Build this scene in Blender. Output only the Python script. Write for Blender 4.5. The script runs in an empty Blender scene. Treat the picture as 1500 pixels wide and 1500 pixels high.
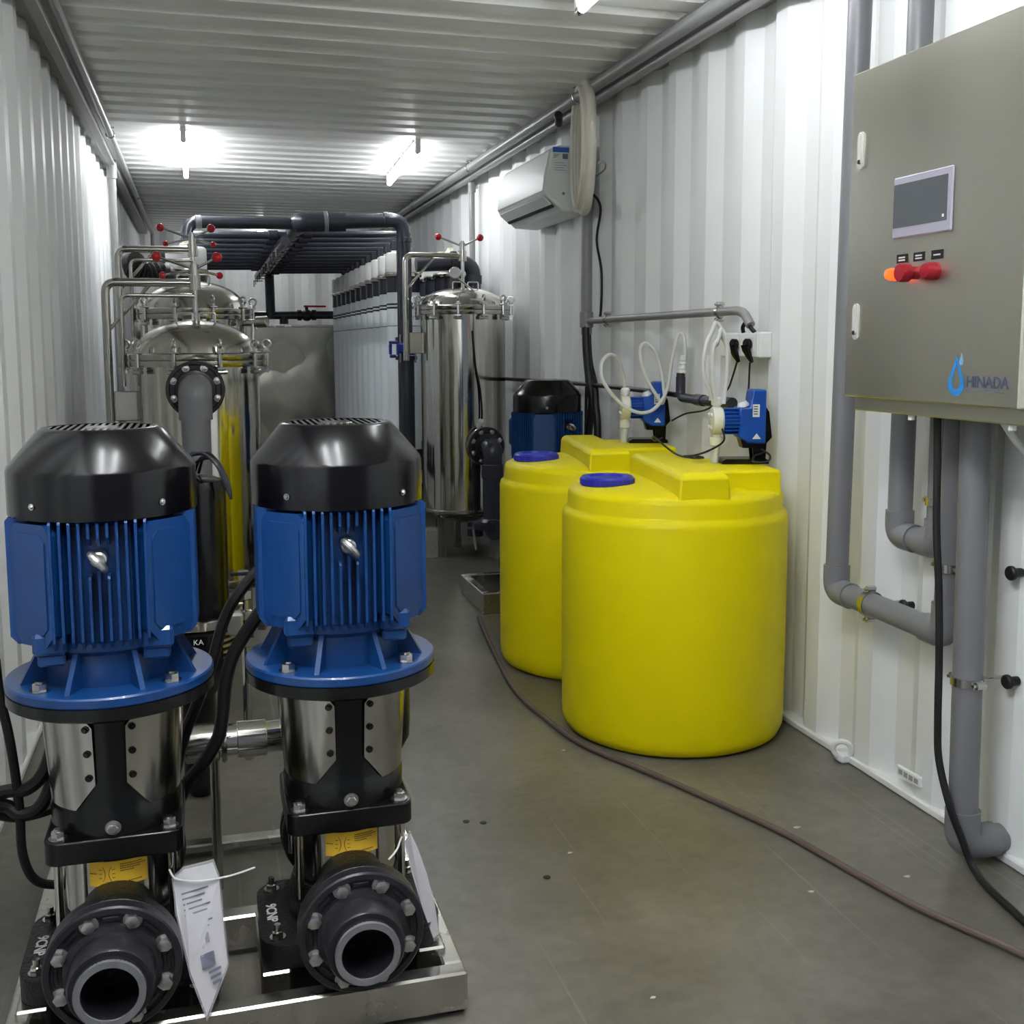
import bpy, math, random
from mathutils import Vector, Matrix, Euler, Quaternion
random.seed(7)
S = bpy.context.scene
COL = S.collection
PI = math.pi
sin, cos = math.sin, math.cos

# ------------------------------------------------------------------ camera, world, exposure
cam_d = bpy.data.cameras.new('camera'); cam = bpy.data.objects.new('camera', cam_d); COL.objects.link(cam)
YAW, PITCH, ROLL, CAMH = math.radians(15.888), math.radians(6.482), math.radians(-0.167), 1.2256
fw = Vector((sin(YAW)*cos(PITCH), cos(YAW)*cos(PITCH), -sin(PITCH)))
rt = Vector((cos(YAW), -sin(YAW), 0)); up = rt.cross(fw)
r2 = rt*cos(ROLL) + up*sin(ROLL); u2 = up*cos(ROLL) - rt*sin(ROLL)
cam.matrix_world = Matrix(((r2.x, u2.x, -fw.x, 0), (r2.y, u2.y, -fw.y, 0), (r2.z, u2.z, -fw.z, CAMH), (0, 0, 0, 1)))
cam_d.sensor_width = 36; cam_d.lens = 36*1593.95/1500; cam_d.shift_y = -65/1500; cam_d.clip_start = 0.02
S.camera = cam
W = bpy.data.worlds.new('world'); S.world = W; W.use_nodes = True
W.node_tree.nodes['Background'].inputs[0].default_value = (0.80, 0.88, 1.0, 1)
W.node_tree.nodes['Background'].inputs[1].default_value = 0.10
S.view_settings.view_transform = 'Standard'; S.view_settings.look = 'None'
S.view_settings.exposure = 0.95; S.view_settings.gamma = 1; S.view_settings.use_curve_mapping = False
LAMP = 34.0          # emission strength of the fluorescent tubes

# ------------------------------------------------------------------ materials
def lin(c): return tuple(((v/255)/12.92 if v/255 <= .04045 else ((v/255+.055)/1.055)**2.4) for v in c)
MATS = {}
def mat(name, rgb, rough=.5, metal=0., noise=0., nscale=8., bump=0., bscale=60., coat=0., emit=0., stretch=(1,1,1), ior=1.45, alpha=1., trans=0., spec=.5, rvar=0.):
    m = bpy.data.materials.new(name); m.use_nodes = True; nt = m.node_tree; b = nt.nodes['Principled BSDF']
    c = lin(rgb); b.inputs['Base Color'].default_value = (*c, 1); b.inputs['Roughness'].default_value = rough
    b.inputs['Metallic'].default_value = metal; b.inputs['Coat Weight'].default_value = coat; b.inputs['IOR'].default_value = ior
    b.inputs['Alpha'].default_value = alpha; b.inputs['Transmission Weight'].default_value = trans
    b.inputs['Specular IOR Level'].default_value = spec
    if emit: b.inputs['Emission Color'].default_value = (*c, 1); b.inputs['Emission Strength'].default_value = emit
    if noise or bump or rvar:
        tc = nt.nodes.new('ShaderNodeTexCoord'); mp = nt.nodes.new('ShaderNodeMapping'); mp.inputs['Scale'].default_value = stretch
        nt.links.new(tc.outputs['Object'], mp.inputs[0])
        if noise or rvar:
            n = nt.nodes.new('ShaderNodeTexNoise'); n.inputs['Scale'].default_value = nscale; n.inputs['Detail'].default_value = 5
            nt.links.new(mp.outputs[0], n.inputs[0])
        if noise:
            mx = nt.nodes.new('ShaderNodeMix'); mx.data_type = 'RGBA'
            mx.inputs[6].default_value = (*[v*(1-noise) for v in c], 1); mx.inputs[7].default_value = (*[min(1, v*(1+noise)) for v in c], 1)
            nt.links.new(n.outputs[0], mx.inputs[0]); nt.links.new(mx.outputs[2], b.inputs['Base Color'])
        if rvar:
            mr = nt.nodes.new('ShaderNodeMapRange'); mr.inputs[1].default_value = .3; mr.inputs[2].default_value = .7
            mr.inputs[3].default_value = max(0.02, rough-rvar); mr.inputs[4].default_value = rough+rvar
            nt.links.new(n.outputs[0], mr.inputs[0]); nt.links.new(mr.outputs[0], b.inputs['Roughness'])
        if bump:
            n2 = nt.nodes.new('ShaderNodeTexNoise'); n2.inputs['Scale'].default_value = bscale; n2.inputs['Detail'].default_value = 3
            nt.links.new(mp.outputs[0], n2.inputs[0])
            bp = nt.nodes.new('ShaderNodeBump'); bp.inputs['Strength'].default_value = bump; bp.inputs['Distance'].default_value = .01
            nt.links.new(n2.outputs[0], bp.inputs['Height']); nt.links.new(bp.outputs[0], b.inputs['Normal'])
    MATS[name] = m; return m
WALL = mat('white_wall_paint', (231, 233, 233), .42, noise=.04, nscale=3, bump=.05, bscale=9)
CEIL = mat('white_ceiling_paint', (234, 235, 232), .38, noise=.04, nscale=2.5)
RAIL = mat('grey_rail_paint', (150, 150, 146), .5, noise=.06)
BLUE = mat('blue_motor_paint', (13, 57, 112), .34, bump=.05, bscale=140, noise=.06, nscale=20, coat=.25)
BLACKP = mat('black_fan_cover_paint', (8, 7, 10), .2, noise=.1, nscale=20, spec=.42)
BLACKG = mat('black_gloss_enamel', (12, 12, 13), .22, bump=.03, bscale=60)
BLACKC = mat('black_cast_iron_paint', (20, 20, 21), .36, bump=.25, bscale=160)
RUBBER = mat('black_rubber', (20, 20, 21), .5, noise=.1)
STEEL = mat('mirror_steel', (208, 206, 199), .10, metal=1, bump=.11, bscale=10, stretch=(1, 1, .16))
STEELC = mat('polished_cover_steel', (190, 187, 180), .17, metal=1, bump=.03, bscale=12)
BRUSH = mat('brushed_cabinet_steel', (208, 206, 194), .34, metal=1, noise=.05, nscale=5, stretch=(1, .6, .12), rvar=.05)
SATIN = mat('satin_frame_steel', (206, 203, 197), .24, metal=1, noise=.05, nscale=14, rvar=.06)
DULL = mat('dull_tank_steel', (176, 174, 165), .27, metal=1, noise=.05, nscale=6)
ZINC = mat('zinc_bolt', (196, 196, 194), .25, metal=1)
CAST = mat('cast_aluminium', (190, 190, 188), .38, metal=1, bump=.1, bscale=90)
PVC = mat('grey_pvc', (116, 117, 121), .34, noise=.05, nscale=6)
PVCW = mat('conduit_grey_pvc', (136, 137, 136), .36, noise=.05, nscale=6)
PVCD = mat('dark_grey_pvc', (50, 52, 63), .26, noise=.08, nscale=8)
PVCB = mat('charcoal_pvc', (34, 32, 38), .34, noise=.15, nscale=30, bump=.08, bscale=90)
YEL = mat('yellow_polyethylene', (228, 213, 1), .42, spec=.25, noise=.05, nscale=2.2, bump=.04, bscale=7)
CAPB = mat('blue_plastic_cap', (40, 46, 168), .35)
WHITE = mat('white_plastic', (226, 227, 224), .4)
MODW = mat('white_module_tube', (238, 244, 248), .38, noise=.03, nscale=4)
CREAM = mat('cream_plastic', (222, 222, 204), .45)
ACW = mat('aircon_white_plastic', (218, 224, 222), .38)
TAPE = mat('pipe_wrap_tape', (216, 212, 200), .55, noise=.08, nscale=14, bump=.15, bscale=30)
HOSE = mat('translucent_white_hose', (232, 233, 230), .3, trans=.25)
RED = mat('red_knob', (190, 24, 36), .25, coat=.3)
REDL = mat('red_button_plastic', (150, 26, 40), .3)
LAMPR = mat('lit_red_lamp', (255, 62, 20), .3, emit=2.2)
TUBE = mat('fluorescent_tube', (250, 252, 255), .3, emit=LAMP)
TUBE_STRONG = mat('boosted_fluorescent_tube', (250, 252, 255), .3, emit=LAMP*1.6)  # same tube, emission raised to brighten the area round the front pumps
TUBE_DIM = mat('dimmed_fluorescent_tube', (250, 252, 255), .3, emit=LAMP*.62)  # same tube, emission cut so the right wall does not burn out
TUBE_WEAK = mat('weak_fluorescent_tube', (250, 252, 255), .3, emit=LAMP*.35)  # same tube, emission cut further to keep the back wall subdued
LABY = mat('yellow_label', (246, 198, 60), .5)
INKN = mat('slate_ink', (70, 74, 98), .6)
INKD = mat('dark_ink', (40, 36, 30), .6)
INKG = mat('grey_ink', (104, 106, 122), .6)
LOGOB = mat('logo_blue', (42, 128, 196), .5)
LOGOL = mat('logo_pale_blue', (120, 160, 190), .5)
SCREEN = mat('dark_screen', (84, 88, 92), .16)
BEZEL = mat('lilac_bezel', (158, 156, 170), .45)
PAPER = mat('paper', (214, 212, 216), .6, noise=.05)
BAG = mat('clear_plastic_bag', (235, 235, 240), .18, alpha=.28)
CONC = mat('concrete_pier', (150, 147, 142), .9, noise=.25, nscale=18, bump=.5, bscale=50)
DBLUE = mat('dosing_pump_blue', (16, 70, 158), .35)
VBLUE = mat('valve_blue', (34, 52, 150), .4)
STICK = mat('sticker_white', (214, 218, 216), .5)
STBLUE = mat('sticker_blue', (40, 96, 180), .5)
STGRN = mat('sticker_green', (110, 150, 90), .5)
LETTER = mat('white_letter_paint', (205, 205, 205), .5)
GLASS = mat('gauge_glass', (225, 228, 228), .1)
CHIP = mat('pale_paint_chip', (190, 186, 176), .7)
RUST = mat('dusty_brown_cable', (92, 78, 72), .6, noise=.15)

def floor_mat():
    m = bpy.data.materials.new('worn_grey_floor'); m.use_nodes = True; nt = m.node_tree; b = nt.nodes['Principled BSDF']
    N = nt.nodes.new; L = nt.links.new
    tc = N('ShaderNodeTexCoord')
    n1 = N('ShaderNodeTexNoise'); n1.inputs['Scale'].default_value = 1.6; n1.inputs['Detail'].default_value = 7; n1.inputs['Roughness'].default_value = .6
    L(tc.outputs['Object'], n1.inputs[0])
    r1 = N('ShaderNodeValToRGB'); e = r1.color_ramp.elements
    e[0].position = .3; e[0].color = (*lin((80, 77, 69)), 1); e[1].position = .7; e[1].color = (*lin((114, 111, 103)), 1)
    L(n1.outputs[0], r1.inputs[0])
    n2 = N('ShaderNodeTexNoise'); n2.inputs['Scale'].default_value = 26; n2.inputs['Detail'].default_value = 6
    L(tc.outputs['Object'], n2.inputs[0])
    mx = N('ShaderNodeMix'); mx.data_type = 'RGBA'; mx.blend_type = 'SOFT_LIGHT'; mx.inputs[0].default_value = .4
    L(r1.outputs[0], mx.inputs[6]); L(n2.outputs[0], mx.inputs[7])
    # long scratches: stretched noise, thresholded
    col = mx.outputs[2]
    for k, (rz, sx, sy, th) in enumerate(((.25, 40, .45, .69), (-.35, 44, .5, .70), (.05, 60, .4, .71))):
        mp = N('ShaderNodeMapping'); mp.inputs['Rotation'].default_value = (0, 0, rz); mp.inputs['Scale'].default_value = (sx, sy, 1)
        mp.inputs['Location'].default_value = (3.1*k, 1.7*k, .37)
        L(tc.outputs['Object'], mp.inputs[0])
        ns = N('ShaderNodeTexNoise'); ns.inputs['Scale'].default_value = 1.3; ns.inputs['Detail'].default_value = 2
        L(mp.outputs[0], ns.inputs[0])
        cr = N('ShaderNodeValToRGB'); q = cr.color_ramp.elements; q[0].position = th; q[0].color = (0, 0, 0, 1); q[1].position = th+.05; q[1].color = (.26, .26, .26, 1)
        L(ns.outputs[0], cr.inputs[0])
        m2 = N('ShaderNodeMix'); m2.data_type = 'RGBA'; m2.inputs[7].default_value = (*lin((146, 142, 134)), 1)
        L(cr.outputs[0], m2.inputs[0]); L(col, m2.inputs[6]); col = m2.outputs[2]
    L(col, b.inputs['Base Color'])

    b.inputs['Roughness'].default_value = .3
    bp = N('ShaderNodeBump'); bp.inputs['Strength'].default_value = .12; bp.inputs['Distance'].default_value = .01
    L(n2.outputs[0], bp.inputs['Height']); L(bp.outputs[0], b.inputs['Normal'])
    return m
FLOOR = floor_mat()
LATCH = mat('pale_latch_metal', (206, 206, 200), .35)

# ------------------------------------------------------------------ mesh helpers
WL = {}                                   # world position of every thing / part when built
def frame_of(d):
    d = Vector(d).normalized()
    a = Vector((0, 0, 1)) if abs(d.z) < .9 else Vector((1, 0, 0))
    x = a.cross(d).normalized(); y = d.cross(x)
    return x, y, d
ZMAP = None                               # list of (height, shift) pairs while a pump is being built
def zmap(z):
    for (a, sa), (b, sb) in zip(ZMAP, ZMAP[1:]):
        if a <= z <= b: return z+sa+(sb-sa)*(z-a)/(b-a)
    return z
class MB:
    def __init__(s): s.v = []; s.f = []
    def add(s, vs, fs):
        o = len(s.v); s.v += [Vector(p) for p in vs]; s.f += [[i+o for i in f] for f in fs]; return s
    def box(s, a, b, c=0., rz=0., piv=None):
        """axis box from corner a to corner b, chamfered by c, turned by rz about piv"""
        x0, y0, z0 = (min(a[i], b[i]) for i in range(3)); x1, y1, z1 = (max(a[i], b[i]) for i in range(3))
        c = min(c, (x1-x0)*.45, (y1-y0)*.45, (z1-z0)*.45)
        m = MB()
        if c <= 0:
            m.add([(x, y, z) for z in (z0, z1) for y in (y0, y1) for x in (x0, x1)], [(0, 2, 3, 1), (4, 5, 7, 6), (0, 1, 5, 4), (2, 6, 7, 3), (0, 4, 6, 2), (1, 3, 7, 5)])
        else:
            vs = []; idx = {}
            for ix, x in ((0, x0), (1, x1)):
                for iy, y in ((0, y0), (1, y1)):
                    for iz, z in ((0, z0), (1, z1)):
                        sx, sy, sz = (1-2*ix)*c, (1-2*iy)*c, (1-2*iz)*c
                        idx[ix, iy, iz] = len(vs); vs += [(x, y+sy, z+sz), (x+sx, y, z+sz), (x+sx, y+sy, z)]
            f = []
            I = lambda i, j, k, a_: idx[i, j, k]+a_
            for i in (0, 1): f.append([I(i, 0, 0, 0), I(i, 1, 0, 0), I(i, 1, 1, 0), I(i, 0, 1, 0)])
            for i in (0, 1): f.append([I(0, i, 0, 1), I(1, i, 0, 1), I(1, i, 1, 1), I(0, i, 1, 1)])
            for i in (0, 1): f.append([I(0, 0, i, 2), I(1, 0, i, 2), I(1, 1, i, 2), I(0, 1, i, 2)])
            for j in (0, 1):
                for k in (0, 1):
                    f.append([I(0, j, k, 1), I(1, j, k, 1), I(1, j, k, 2), I(0, j, k, 2)])
                    f.append([I(j, 0, k, 0), I(j, 1, k, 0), I(j, 1, k, 2), I(j, 0, k, 2)])
                    f.append([I(j, k, 0, 0), I(j, k, 1, 0), I(j, k, 1, 1), I(j, k, 0, 1)])
            for i in (0, 1):
                for j in (0, 1):
                    for k in (0, 1): f.append([I(i, j, k, 0), I(i, j, k, 1), I(i, j, k, 2)])
            m.add(vs, f)
        if rz:
            p = Vector(piv if piv else ((x0+x1)/2, (y0+y1)/2, 0)); R = Matrix.Rotation(rz, 3, 'Z')
            m.v = [R @ (q-p) + p for q in m.v]
        return s.add(m.v, m.f)
    def lathe(s, prof, o=(0, 0, 0), d=(0, 0, 1), n=40, a0=0., a1=2*PI, cap=True):
        """profile [(r, h)...] spun about axis d through o"""
        x, y, z = frame_of(d); o = Vector(o); full = abs(a1-a0-2*PI) < 1e-6; m = n if full else n+1
        vs = []; fs = []
        for r, h in prof:
            for k in range(m):
                t = a0+(a1-a0)*k/n; vs.append(o + z*h + (x*cos(t)+y*sin(t))*r)
        for i in range(len(prof)-1):
            for k in range(n):
                k2 = (k+1) % m; fs.append((i*m+k, i*m+k2, (i+1)*m+k2, (i+1)*m+k))
        if cap and full:
            if prof[0][0] > 1e-6: fs.append(list(range(m))[::-1])
            if prof[-1][0] > 1e-6: fs.append([(len(prof)-1)*m+k for k in range(m)])
        return s.add(vs, fs)
    def cyl(s, p, q, r, n=20, r2=None, ch=0.):
        p, q = Vector(p), Vector(q); L = (q-p).length; r2 = r if r2 is None else r2
        if ch: prof = [(r-ch, 0), (r, ch), (r2, L-ch), (r2-ch, L)]
        else: prof = [(r, 0), (r2, L)]
        return s.lathe(prof, p, q-p, n)
    def ring(s, p, q, r, ri, n=28):
        p, q = Vector(p), Vector(q); L = (q-p).length
        return s.lathe([(ri, 0), (r, 0), (r, L), (ri, L), (ri, 0)], p, q-p, n, cap=False)
    def sph(s, o, r, n=16, sq=(1, 1, 1)):
        vs = []; fs = []; h = n//2
        for i in range(h+1):
            a = PI*i/h
            for k in range(n): vs.append((o[0]+r*sin(a)*cos(2*PI*k/n)*sq[0], o[1]+r*sin(a)*sin(2*PI*k/n)*sq[1], o[2]+r*cos(a)*sq[2]))
        for i in range(h):
            for k in range(n): fs.append((i*n+k, (i+1)*n+k, (i+1)*n+(k+1) % n, i*n+(k+1) % n))
        return s.add(vs, fs)
    def torus(s, o, d, R, r, n=32, k=12):
        x, y, z = frame_of(d); o = Vector(o); pts = [o+(x*cos(2*PI*i/n)+y*sin(2*PI*i/n))*R for i in range(n)]
        return s.tube(pts, r, k, closed=True)
    def tube(s, pts, r, n=12, closed=False, caps=True, radii=None):
        P = [Vector(p) for p in pts]; m = len(P); T = []
        for i in range(m):
            if closed: t = P[(i+1) % m]-P[i-1]
            else: t = P[min(i+1, m-1)]-P[max(i-1, 0)]
            T.append(t.normalized())
        x, y, _ = frame_of(T[0]); vs = []; fs = []
        for i in range(m):
            if i:
                q = T[i-1].rotation_difference(T[i]); x = q @ x
            x = (x - T[i]*x.dot(T[i])).normalized(); y = T[i].cross(x); rr = radii[i] if radii else r
            for k in range(n): vs.append(P[i]+(x*cos(2*PI*k/n)+y*sin(2*PI*k/n))*rr)
        off = 0
        if closed:
            a = vs[(m-1)*n]; best = min(range(n), key=lambda k: (vs[k]-a-(P[0]-P[-1])).length); off = best
        for i in range(m if closed else m-1):
            j = (i+1) % m; o = off if j == 0 else 0
            for k in range(n): fs.append((i*n+k, i*n+(k+1) % n, j*n+(k+1+o) % n, j*n+(k+o) % n))
        if caps and not closed: fs.append(list(range(n))[::-1]); fs.append([(m-1)*n+k for k in range(n)])
        return s.add(vs, fs)
    def prism(s, poly, fn, t0, t1):
        """poly [(u, v)...]; fn(u, v, t) -> point; extruded from t0 to t1"""
        n = len(poly); vs = [fn(u, v, t0) for u, v in poly]+[fn(u, v, t1) for u, v in poly]
        fs = [list(range(n))[::-1], list(range(n, 2*n))]+[(i, (i+1) % n, n+(i+1) % n, n+i) for i in range(n)]
        return s.add(vs, fs)
    def bolt(s, p, d, r=.009, h=.008, stud=.0):
        """hex head with washer, sitting on p and pointing along d"""
        d = Vector(d).normalized(); p = Vector(p)
        s.cyl(p, p+d*.0025, r*1.35, 16)
        s.lathe([(r*1.0, .0025), (r, h), (r*.8, h+.0012)], p, d, 6)
        if stud: s.cyl(p+d*h, p+d*(h+stud), r*.55, 10)
        return s
    def xform(s, M): s.v = [M @ p for p in s.v]; return s
    def build(s, name, m, parent=None, ang=35, flat=False):
        if ZMAP:
            for p in s.v: p.z = zmap(p.z)
        n = len(s.v); c = Vector((0, 0, 0))
        if n:
            c = Vector([(min(p[i] for p in s.v)+max(p[i] for p in s.v))/2 for i in range(3)])
        me = bpy.data.meshes.new(name); me.from_pydata([p-c for p in s.v], [], s.f)
        import bmesh
        bm = bmesh.new(); bm.from_mesh(me); bmesh.ops.recalc_face_normals(bm, faces=bm.faces); bm.to_mesh(me); bm.free()
        if not flat:
            me.shade_smooth(); me.set_sharp_from_angle(angle=math.radians(ang))
        me.materials.append(m)
        o = bpy.data.objects.new(name, me); COL.objects.link(o)
        o.location = c
        if parent: o.parent = parent; o.location = c-WL[parent]
        WL[o] = c
        return o
def struct(o): o['kind'] = 'structure'; return o
def tag(o, label, cat, group=None):
    o['label'] = label; o['category'] = cat
    if group: o['group'] = group
    return o
def thing(name, label, cat, loc=(0, 0, 0), group=None):
    o = bpy.data.objects.new(name, None); COL.objects.link(o); o.empty_display_size = .05
    o.location = loc; WL[o] = Vector(loc); return tag(o, label, cat, group)
def kids(o): return CH.get(o, [])
def copy_tree(root, loc, label, rz=None, group=None):
    ch = {}
    for o in COL.objects:
        if o.parent: ch.setdefault(o.parent, []).append(o)
    def cp(o, par):
        c = o.copy(); COL.objects.link(c)
        if par: c.parent = par
        for k in ch.get(o, []): cp(k, c)
        return c
    r = cp(root, None); r.location = loc; WL[r] = Vector(loc); r['label'] = label
    if rz is not None: r.rotation_euler = (0, 0, rz)
    if group: r['group'] = group
    return r
def alike(src, name, parent, loc):
    """another piece sharing src's mesh; loc = world position of its centre"""
    o = bpy.data.objects.new(name, src.data); COL.objects.link(o); o.parent = parent; o.location = Vector(loc)-WL[parent]; WL[o] = Vector(loc); return o
def smooth(pts, k=8, closed=False):
    """Catmull-Rom through pts"""
    P = [Vector(p) for p in pts]; out = []; n = len(P)
    for i in range(n if closed else n-1):
        g = lambda j: P[j % n] if closed else P[max(0, min(n-1, j))]
        a, b, c, d = g(i-1), g(i), g(i+1), g(i+2)
        for q in range(k):
            t = q/k; out.append(.5*((2*b)+(c-a)*t+(2*a-5*b+4*c-d)*t*t+(3*b-a-3*c+d)*t**3))
    if not closed: out.append(P[-1])
    return out
def bend(pts, R, k=7):
    """polyline with corners rounded to radius R"""
    P = [Vector(p) for p in pts]; out = [P[0]]
    for i in range(1, len(P)-1):
        a = (P[i-1]-P[i]); b = (P[i+1]-P[i]); r = min(R, a.length*.49, b.length*.49); a.normalize(); b.normalize()
        A = P[i]+a*r; B = P[i]+b*r
        for q in range(k+1):
            t = q/k; out.append(A*(1-t)**2+P[i]*2*t*(1-t)+B*t*t)
    out.append(P[-1]); return out
def text(name, body, m, parent, o, ex, ey, h, depth=.0006, width=None, bold=0.):
    """flat lettering: origin o (centre), reading direction ex, up direction ey, cap height h"""
    cu = bpy.data.curves.new(name, 'FONT'); cu.body = body; cu.size = h/.7; cu.extrude = depth; cu.offset = bold*h; cu.align_x = 'CENTER'; cu.align_y = 'CENTER'; cu.resolution_u = 3
    t = bpy.data.objects.new('t', cu); COL.objects.link(t); bpy.context.view_layer.update()
    me = bpy.data.meshes.new_from_object(t.evaluated_get(bpy.context.evaluated_depsgraph_get())); COL.objects.unlink(t); bpy.data.objects.remove(t)
    ex = Vector(ex).normalized(); ey = Vector(ey).normalized(); ez = ex.cross(ey); sx = 1.
    if width:
        w = max(v.co.x for v in me.vertices)-min(v.co.x for v in me.vertices); sx = width/w
    b = MB(); b.v = [Vector(o)+ex*(v.co.x*sx)+ey*v.co.y+ez*v.co.z for v in me.vertices]; b.f = [list(p.vertices) for p in me.polygons]
    bpy.data.meshes.remove(me)
    return b.build(name, m, parent, flat=True)

# ------------------------------------------------------------------ the container
XL, XR, Y0, Y1, ZC, ZW = -.533, 1.797, -.5, 11.6, 2.36, 2.326
def corrug(y0, y1, phase):
    """(y, depth) outline of the pressed steel wall: crest, slope, trough, slope"""
    pts = []; k = math.floor((y0-phase)/.278)-1
    y = phase+k*.278
    while y < y1+.3:
        for dy, d in ((-.07, 0), (0, 0), (.068, .036), (.140, .036)): pts.append((y+dy, d))
        y += .278
    pts = [p for p in pts if y0 <= p[0] <= y1]
    return [(y0, pts[0][1])]+pts+[(y1, pts[-1][1])]
def sheet(fn, out, a, b, thick=.003):
    m = MB(); vs = []; n = len(out)
    for u, d in out: vs += [fn(u, d, a), fn(u, d, b)]
    m.add(vs, [(2*i, 2*i+2, 2*i+3, 2*i+1) for i in range(n-1)]); return m
w = sheet(lambda u, d, z: (XR+d, u, z), corrug(Y0, Y1, 3.505), 0, ZW+.01); WALLR = struct(w.build('wall_right', WALL, ang=20))
w = sheet(lambda u, d, z: (XL-d, u, z), corrug(Y0, Y1, 4.217), 0, ZW+.01); struct(w.build('wall_left', WALL, ang=20))
w = sheet(lambda u, d, z: (u, Y1+d, z), corrug(XL-.04, XR+.04, .62), 0, ZC+.03); struct(w.build('wall_back', WALL, ang=20))
f = MB().box((XL-.05, Y0, -.03), (XR+.05, Y1+.05, 0)); struct(f.build('floor', FLOOR))
# pressed roof: ribs across the container that die out before the side rails
def roof():
    m = MB(); pitch = .1965; prof = []
    y = Y0
    while y < Y1+.2:
        prof += [(y, 0), (y+.105, 0), (y+.122, 1), (y+.180, 1)]; y += pitch
    xs = [XL-.05, -.45, -.40, 1.61, 1.66, XR+.05]; amp = [0, 0, 1, 1, 0, 0]
    vs = []
    for yy, h in prof:
        for x, a in zip(xs, amp): vs.append((x, yy+.052, ZC+.021*h*a))
    n = len(xs); fs = [(i*n+k, i*n+k+1, (i+1)*n+k+1, (i+1)*n+k) for i in range(len(prof)-1) for k in range(n-1)]
    m.add(vs, fs); return m
struct(roof().build('ceiling', CEIL, ang=12))
struct(MB().box((XR-.05, Y0, ZW), (XR+.07, Y1, ZC+.03)).build('trim_1', RAIL))
struct(MB().box((XL-.07, Y0, ZW), (XL+.05, Y1, ZC+.03)).build('trim_2', RAIL))
struct(MB().box((XR-.008, Y0, 0), (XR+.05, Y1, .022), .004).build('baseboard_right', WALL))
struct(MB().box((XL-.05, Y0, 0), (XL+.008, Y1, .022), .004).build('baseboard_left', WALL))

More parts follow.
